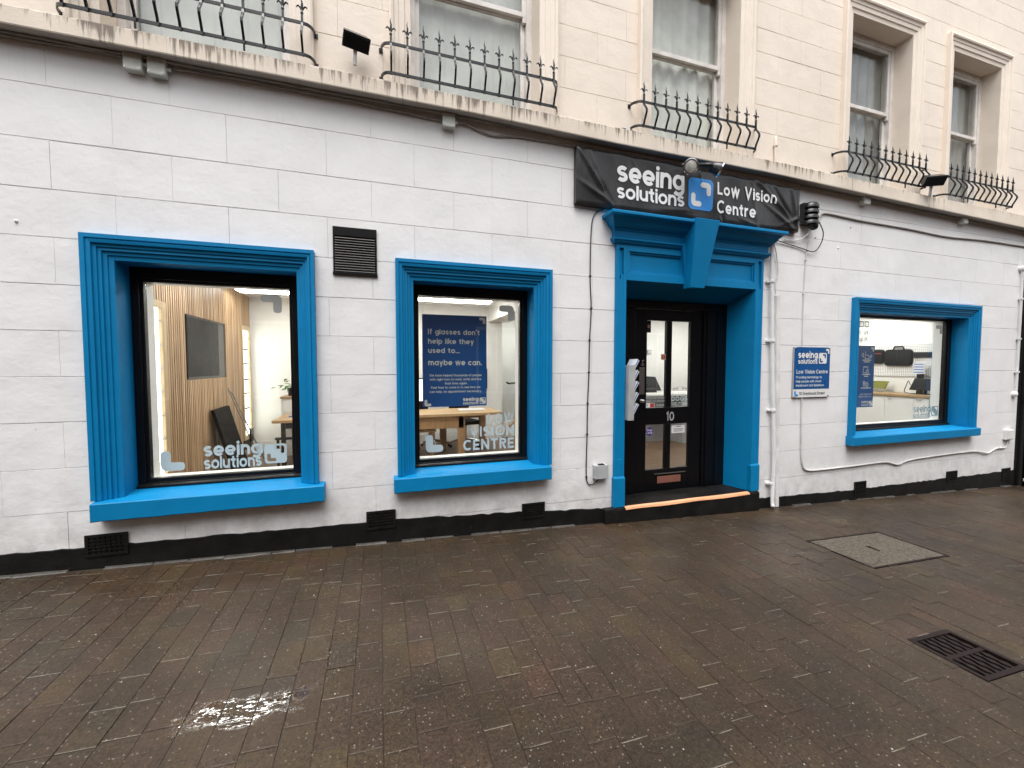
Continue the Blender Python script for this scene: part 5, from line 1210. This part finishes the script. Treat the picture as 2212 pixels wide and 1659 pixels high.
# hanging poster behind the right-hand window
PR_ = tag(empty('hanging_poster'), 'tall dark blue poster with white line icons at the left of the right-hand window', 'poster')
boxo('sheet', 6.05, 6.645, YPs, YPs+.004, .912, 1.772, 'poster_blue', PR_)
name_logo(6.41, 6.555, .968, .030, .930, .022, PR_, 'poster_text', y=YPs, wgt=.22, ex=(6.568, 6.642, .928, .996))
flat('emblem', [(6.565+.062*u, 1.690+.060*v) for u, v in ell(0, 0, 1, True)], [], YPs, 'poster_text', PR_)
def lines(parts, wd=.008):
    m = MB()
    for i, P in enumerate(parts): v, f = ribbon(P, wd); m.add([(a, YPs-.0012-.0002*i, b) for a, b in v], f)
    m.build('line_icon', 'poster_text', PR_)
lines([arc(6.405, 1.645, .018, .022, 0, 360), [(6.415, 1.625), (6.43, 1.60)], [(6.455, 1.69), (6.455, 1.62), (6.45, 1.59), (6.53, 1.59), (6.535, 1.63), (6.47, 1.645)], [(6.55, 1.61), (6.575, 1.645), (6.59, 1.63), (6.56, 1.595), (6.55, 1.61)]])
lines([[(6.425, 1.475), (6.425, 1.395), (6.49, 1.395)], [(6.425, 1.475), (6.515, 1.475), (6.515, 1.435)], arc(6.508, 1.405, .026, .03, 0, 360), [(6.508, 1.425), (6.508, 1.405), (6.518, 1.398)], [(6.44, 1.488), (6.44, 1.465)], [(6.47, 1.488), (6.47, 1.465)], [(6.50, 1.488), (6.50, 1.465)]])
lines([arc(6.45, 1.262, .022, .012, 0, 360), [(6.43, 1.245), (6.47, 1.245)], [(6.43, 1.228), (6.47, 1.228)], [(6.43, 1.210), (6.47, 1.210)], arc(6.508, 1.228, .026, .03, 0, 360), [(6.508, 1.25), (6.508, 1.205)]])
for (z, a, b) in ((1.565, 6.40, 6.58), (1.54, 6.43, 6.55), (1.365, 6.41, 6.57), (1.34, 6.45, 6.53), (1.175, 6.39, 6.59)): boxo('lettering', a, b, YPs-.0016, YPs-.0002, z, z+.012, 'poster_text', PR_)
lettering('lettering', 'FIRST DEDICATED', 6.612, 1.085, .0115, 'poster_text', PR_, YPs, .22, width=.235, align='r')
lettering('lettering', 'VISION TECHNOLOGY', 6.612, 1.053, .0115, 'poster_text', PR_, YPs, .22, width=.262, align='r')
# counter, pegboard and goods along the right wall
CO = tag(empty('counter'), 'white cupboards with a timber worktop along the right shop wall', 'counter')
boxo('worktop', 7.99, XD-.002, .40, 3.2, .99, 1.03, 'oak_top', CO, .002)
for i, (a, b) in enumerate(((.40, .588), (.592, .978), (.982, 1.37), (1.374, 1.76), (1.764, 2.15), (2.154, 2.54), (2.544, 3.18))):
    d_ = boxo('cupboard_door', 8.005, 8.025, a, b, .16, .982, 'interior_white', CO, .002); MB().tube([(7.995, b-.10, .955), (7.995, b-.04, .955)], .008, 8).build('handle', 'chrome', d_)
boxo('carcass', 8.026, XD-.002, .40, 3.19, FZ, .986, 'interior_white', CO)
PG = tag(boxo('pegboard', XD-.022, XD-.001, .40, 2.6, 1.31, 1.855, 'pegboard_white'), 'white perforated pegboard on the right shop wall', 'pegboard')
def bag(y0, y1, z0, z1, label, handle):
    K = tag(empty('laptop_bag'), label, 'bag', 'bags on the pegboard'); q = fillet([(y0, z0), (y1, z0), (y1, z1), (y0, z1)], (z1-z0)*.22); n = len(q); m = MB()
    for (x, s_) in ((XD-.024, 1), (XD-.060, 1), (XD-.075, .93)): m.v += [(x, (y0+y1)/2+(a-(y0+y1)/2)*s_, (z0+z1)/2+(b-(z0+z1)/2)*s_) for a, b in q]
    for k_ in range(2):
        for i in range(n): j = (i+1) % n; m.f.append((k_*n+i, k_*n+j, (k_+1)*n+j, (k_+1)*n+i))
    m.f.append(tuple(2*n+i for i in range(n))); m.build('body', 'bag_black', K, bevel=.0)
    if handle:
        yc = (y0+y1)/2; MB().tube([(XD-.045, yc-.08, z1-.005), (XD-.045, yc-.06, z1+.045), (XD-.045, yc+.06, z1+.045), (XD-.045, yc+.08, z1-.005)], .012, 8).build('handle', 'bag_black', K)
        boxo('zip', XD-.079, XD-.0755, yc-.008, yc+.008, z0+.02, z1-.02, 'black_plastic', K)
    else: boxo('flap', XD-.079, XD-.0755, y0+.03, y1-.03, z1-.075, z1-.068, 'red_sticker', K)
bag(.925, 1.32, 1.49, 1.775, 'large black laptop bag with carry handle hanging on the pegboard', True)
bag(1.335, 1.62, 1.53, 1.78, 'smaller black satchel on the pegboard left of the large laptop bag', False)
KB = tag(empty('keyboard'), 'black keyboard hung on the pegboard right of the large laptop bag', 'keyboard')
boxo('casing', XD-.05, XD-.024, .50, .905, 1.625, 1.72, 'black_plastic', KB, .004)
for r_ in range(3):
    for i in range(10): boxo('key', XD-.056, XD-.0505, .515+i*.038, .515+i*.038+.030, 1.634+r_*.028, 1.634+r_*.028+.022, 'pale_grey' if False else 'black_plastic', KB)
NT = tag(empty('price_card'), 'white and blue printed card standing over the small monitor on the worktop', 'card')
boxo('card', 8.48, 8.486, .715, .87, 1.355, 1.55, 'paper_white', NT)
for i in range(4): boxo('print_band', 8.476, 8.4795, .725, .86, 1.375+i*.044, 1.392+i*.044, 'paper_blue', NT)
boxo('stand', 8.49, 8.52, .74, .82, 1.03, 1.38, 'black_plastic', NT)
M2 = tag(empty('monitor'), 'small tilted dark monitor on the worktop inside the right-hand window', 'monitor')
MB().hexa([(8.27, .46, 1.10), (8.27, .80, 1.10), (8.29, .80, 1.095), (8.29, .46, 1.095), (8.33, .46, 1.29), (8.33, .76, 1.29), (8.35, .76, 1.285), (8.35, .46, 1.285)]).build('casing', 'black_plastic', M2); MB().hexa([(8.2725, .48, 1.118), (8.2725, .78, 1.118), (8.275, .78, 1.118), (8.275, .48, 1.118), (8.3225, .48, 1.275), (8.3225, .745, 1.275), (8.325, .745, 1.275), (8.325, .48, 1.275)]).build('display', 'screen_dark', M2)
boxo('base', 8.28, 8.42, .52, .72, 1.031, 1.045, 'black_plastic', M2); boxo('neck', 8.33, 8.35, .60, .64, 1.045, 1.20, 'black_plastic', M2)
LPt = tag(MB().hexa([(8.38, 1.20, 1.09), (8.40, 1.20, 1.09), (8.40, 1.6, 1.09), (8.38, 1.6, 1.09), (8.48, 1.20, 1.22), (8.49, 1.20, 1.22), (8.49, 1.6, 1.22), (8.48, 1.6, 1.22)]).build('tablet', 'olive_screen'), 'tilted tablet with olive screen on the worktop beside the tall blue poster', 'tablet')
cable('cable', [(8.30, .80, 1.18), (8.36, .86, 1.24), (8.42, .92, 1.16), (8.40, .93, 1.06), (8.34, .84, 1.04), (8.30, .70, 1.036)], .006, 'cable_black', 'thin black lead looping beside the small monitor on the worktop')
# reception seen through the door
RC = tag(empty('reception_counter'), 'grey reception counter with white top behind the door glass', 'counter')
boxo('front', 4.2, 5.15, 2.75, 2.80, FZ, .96, 'interior_grey', RC); boxo('front', 5.15, 6.6, 2.42, 2.47, FZ, .96, 'interior_grey', RC); boxo('end', 5.15, 5.20, 2.47, 2.80, FZ, .96, 'interior_grey', RC); boxo('top', 4.2, 6.6, 2.40, 3.1, .961, .99, 'interior_white', RC)
M3 = tag(empty('monitor'), 'back of a black monitor on the reception counter behind the door glass', 'monitor')
MB().hexa([(4.62, 2.86, 1.02), (5.10, 2.94, 1.02), (5.10, 2.97, 1.02), (4.62, 2.89, 1.02), (4.62, 2.90, 1.30), (4.98, 2.97, 1.28), (4.98, 3.0, 1.28), (4.62, 2.93, 1.30)]).build('casing', 'black_plastic', M3); boxo('base', 4.75, 4.95, 2.88, 3.0, .991, 1.02, 'black_plastic', M3)
m = MB(); m.box(5.62, 5.74, 2.6, 2.64, .991, 1.22); tag(m.build('card_terminal', 'black_plastic', bevel=.01), 'upright black box on the reception counter behind the dog lettering', 'box')
TH = tag(empty('thermostat', None, (5.53, YB+.02, 1.78)), 'small pale square thermostat on the wall behind the door glass', 'thermostat')
MB().box(-.05, .05, -.03, -.001, -.05, .05).build('body', 'pale_grey', TH, bevel=.006); MB().box(-.03, .03, -.034, -.0305, -.01, .03).build('display', 'grey_plastic', TH)
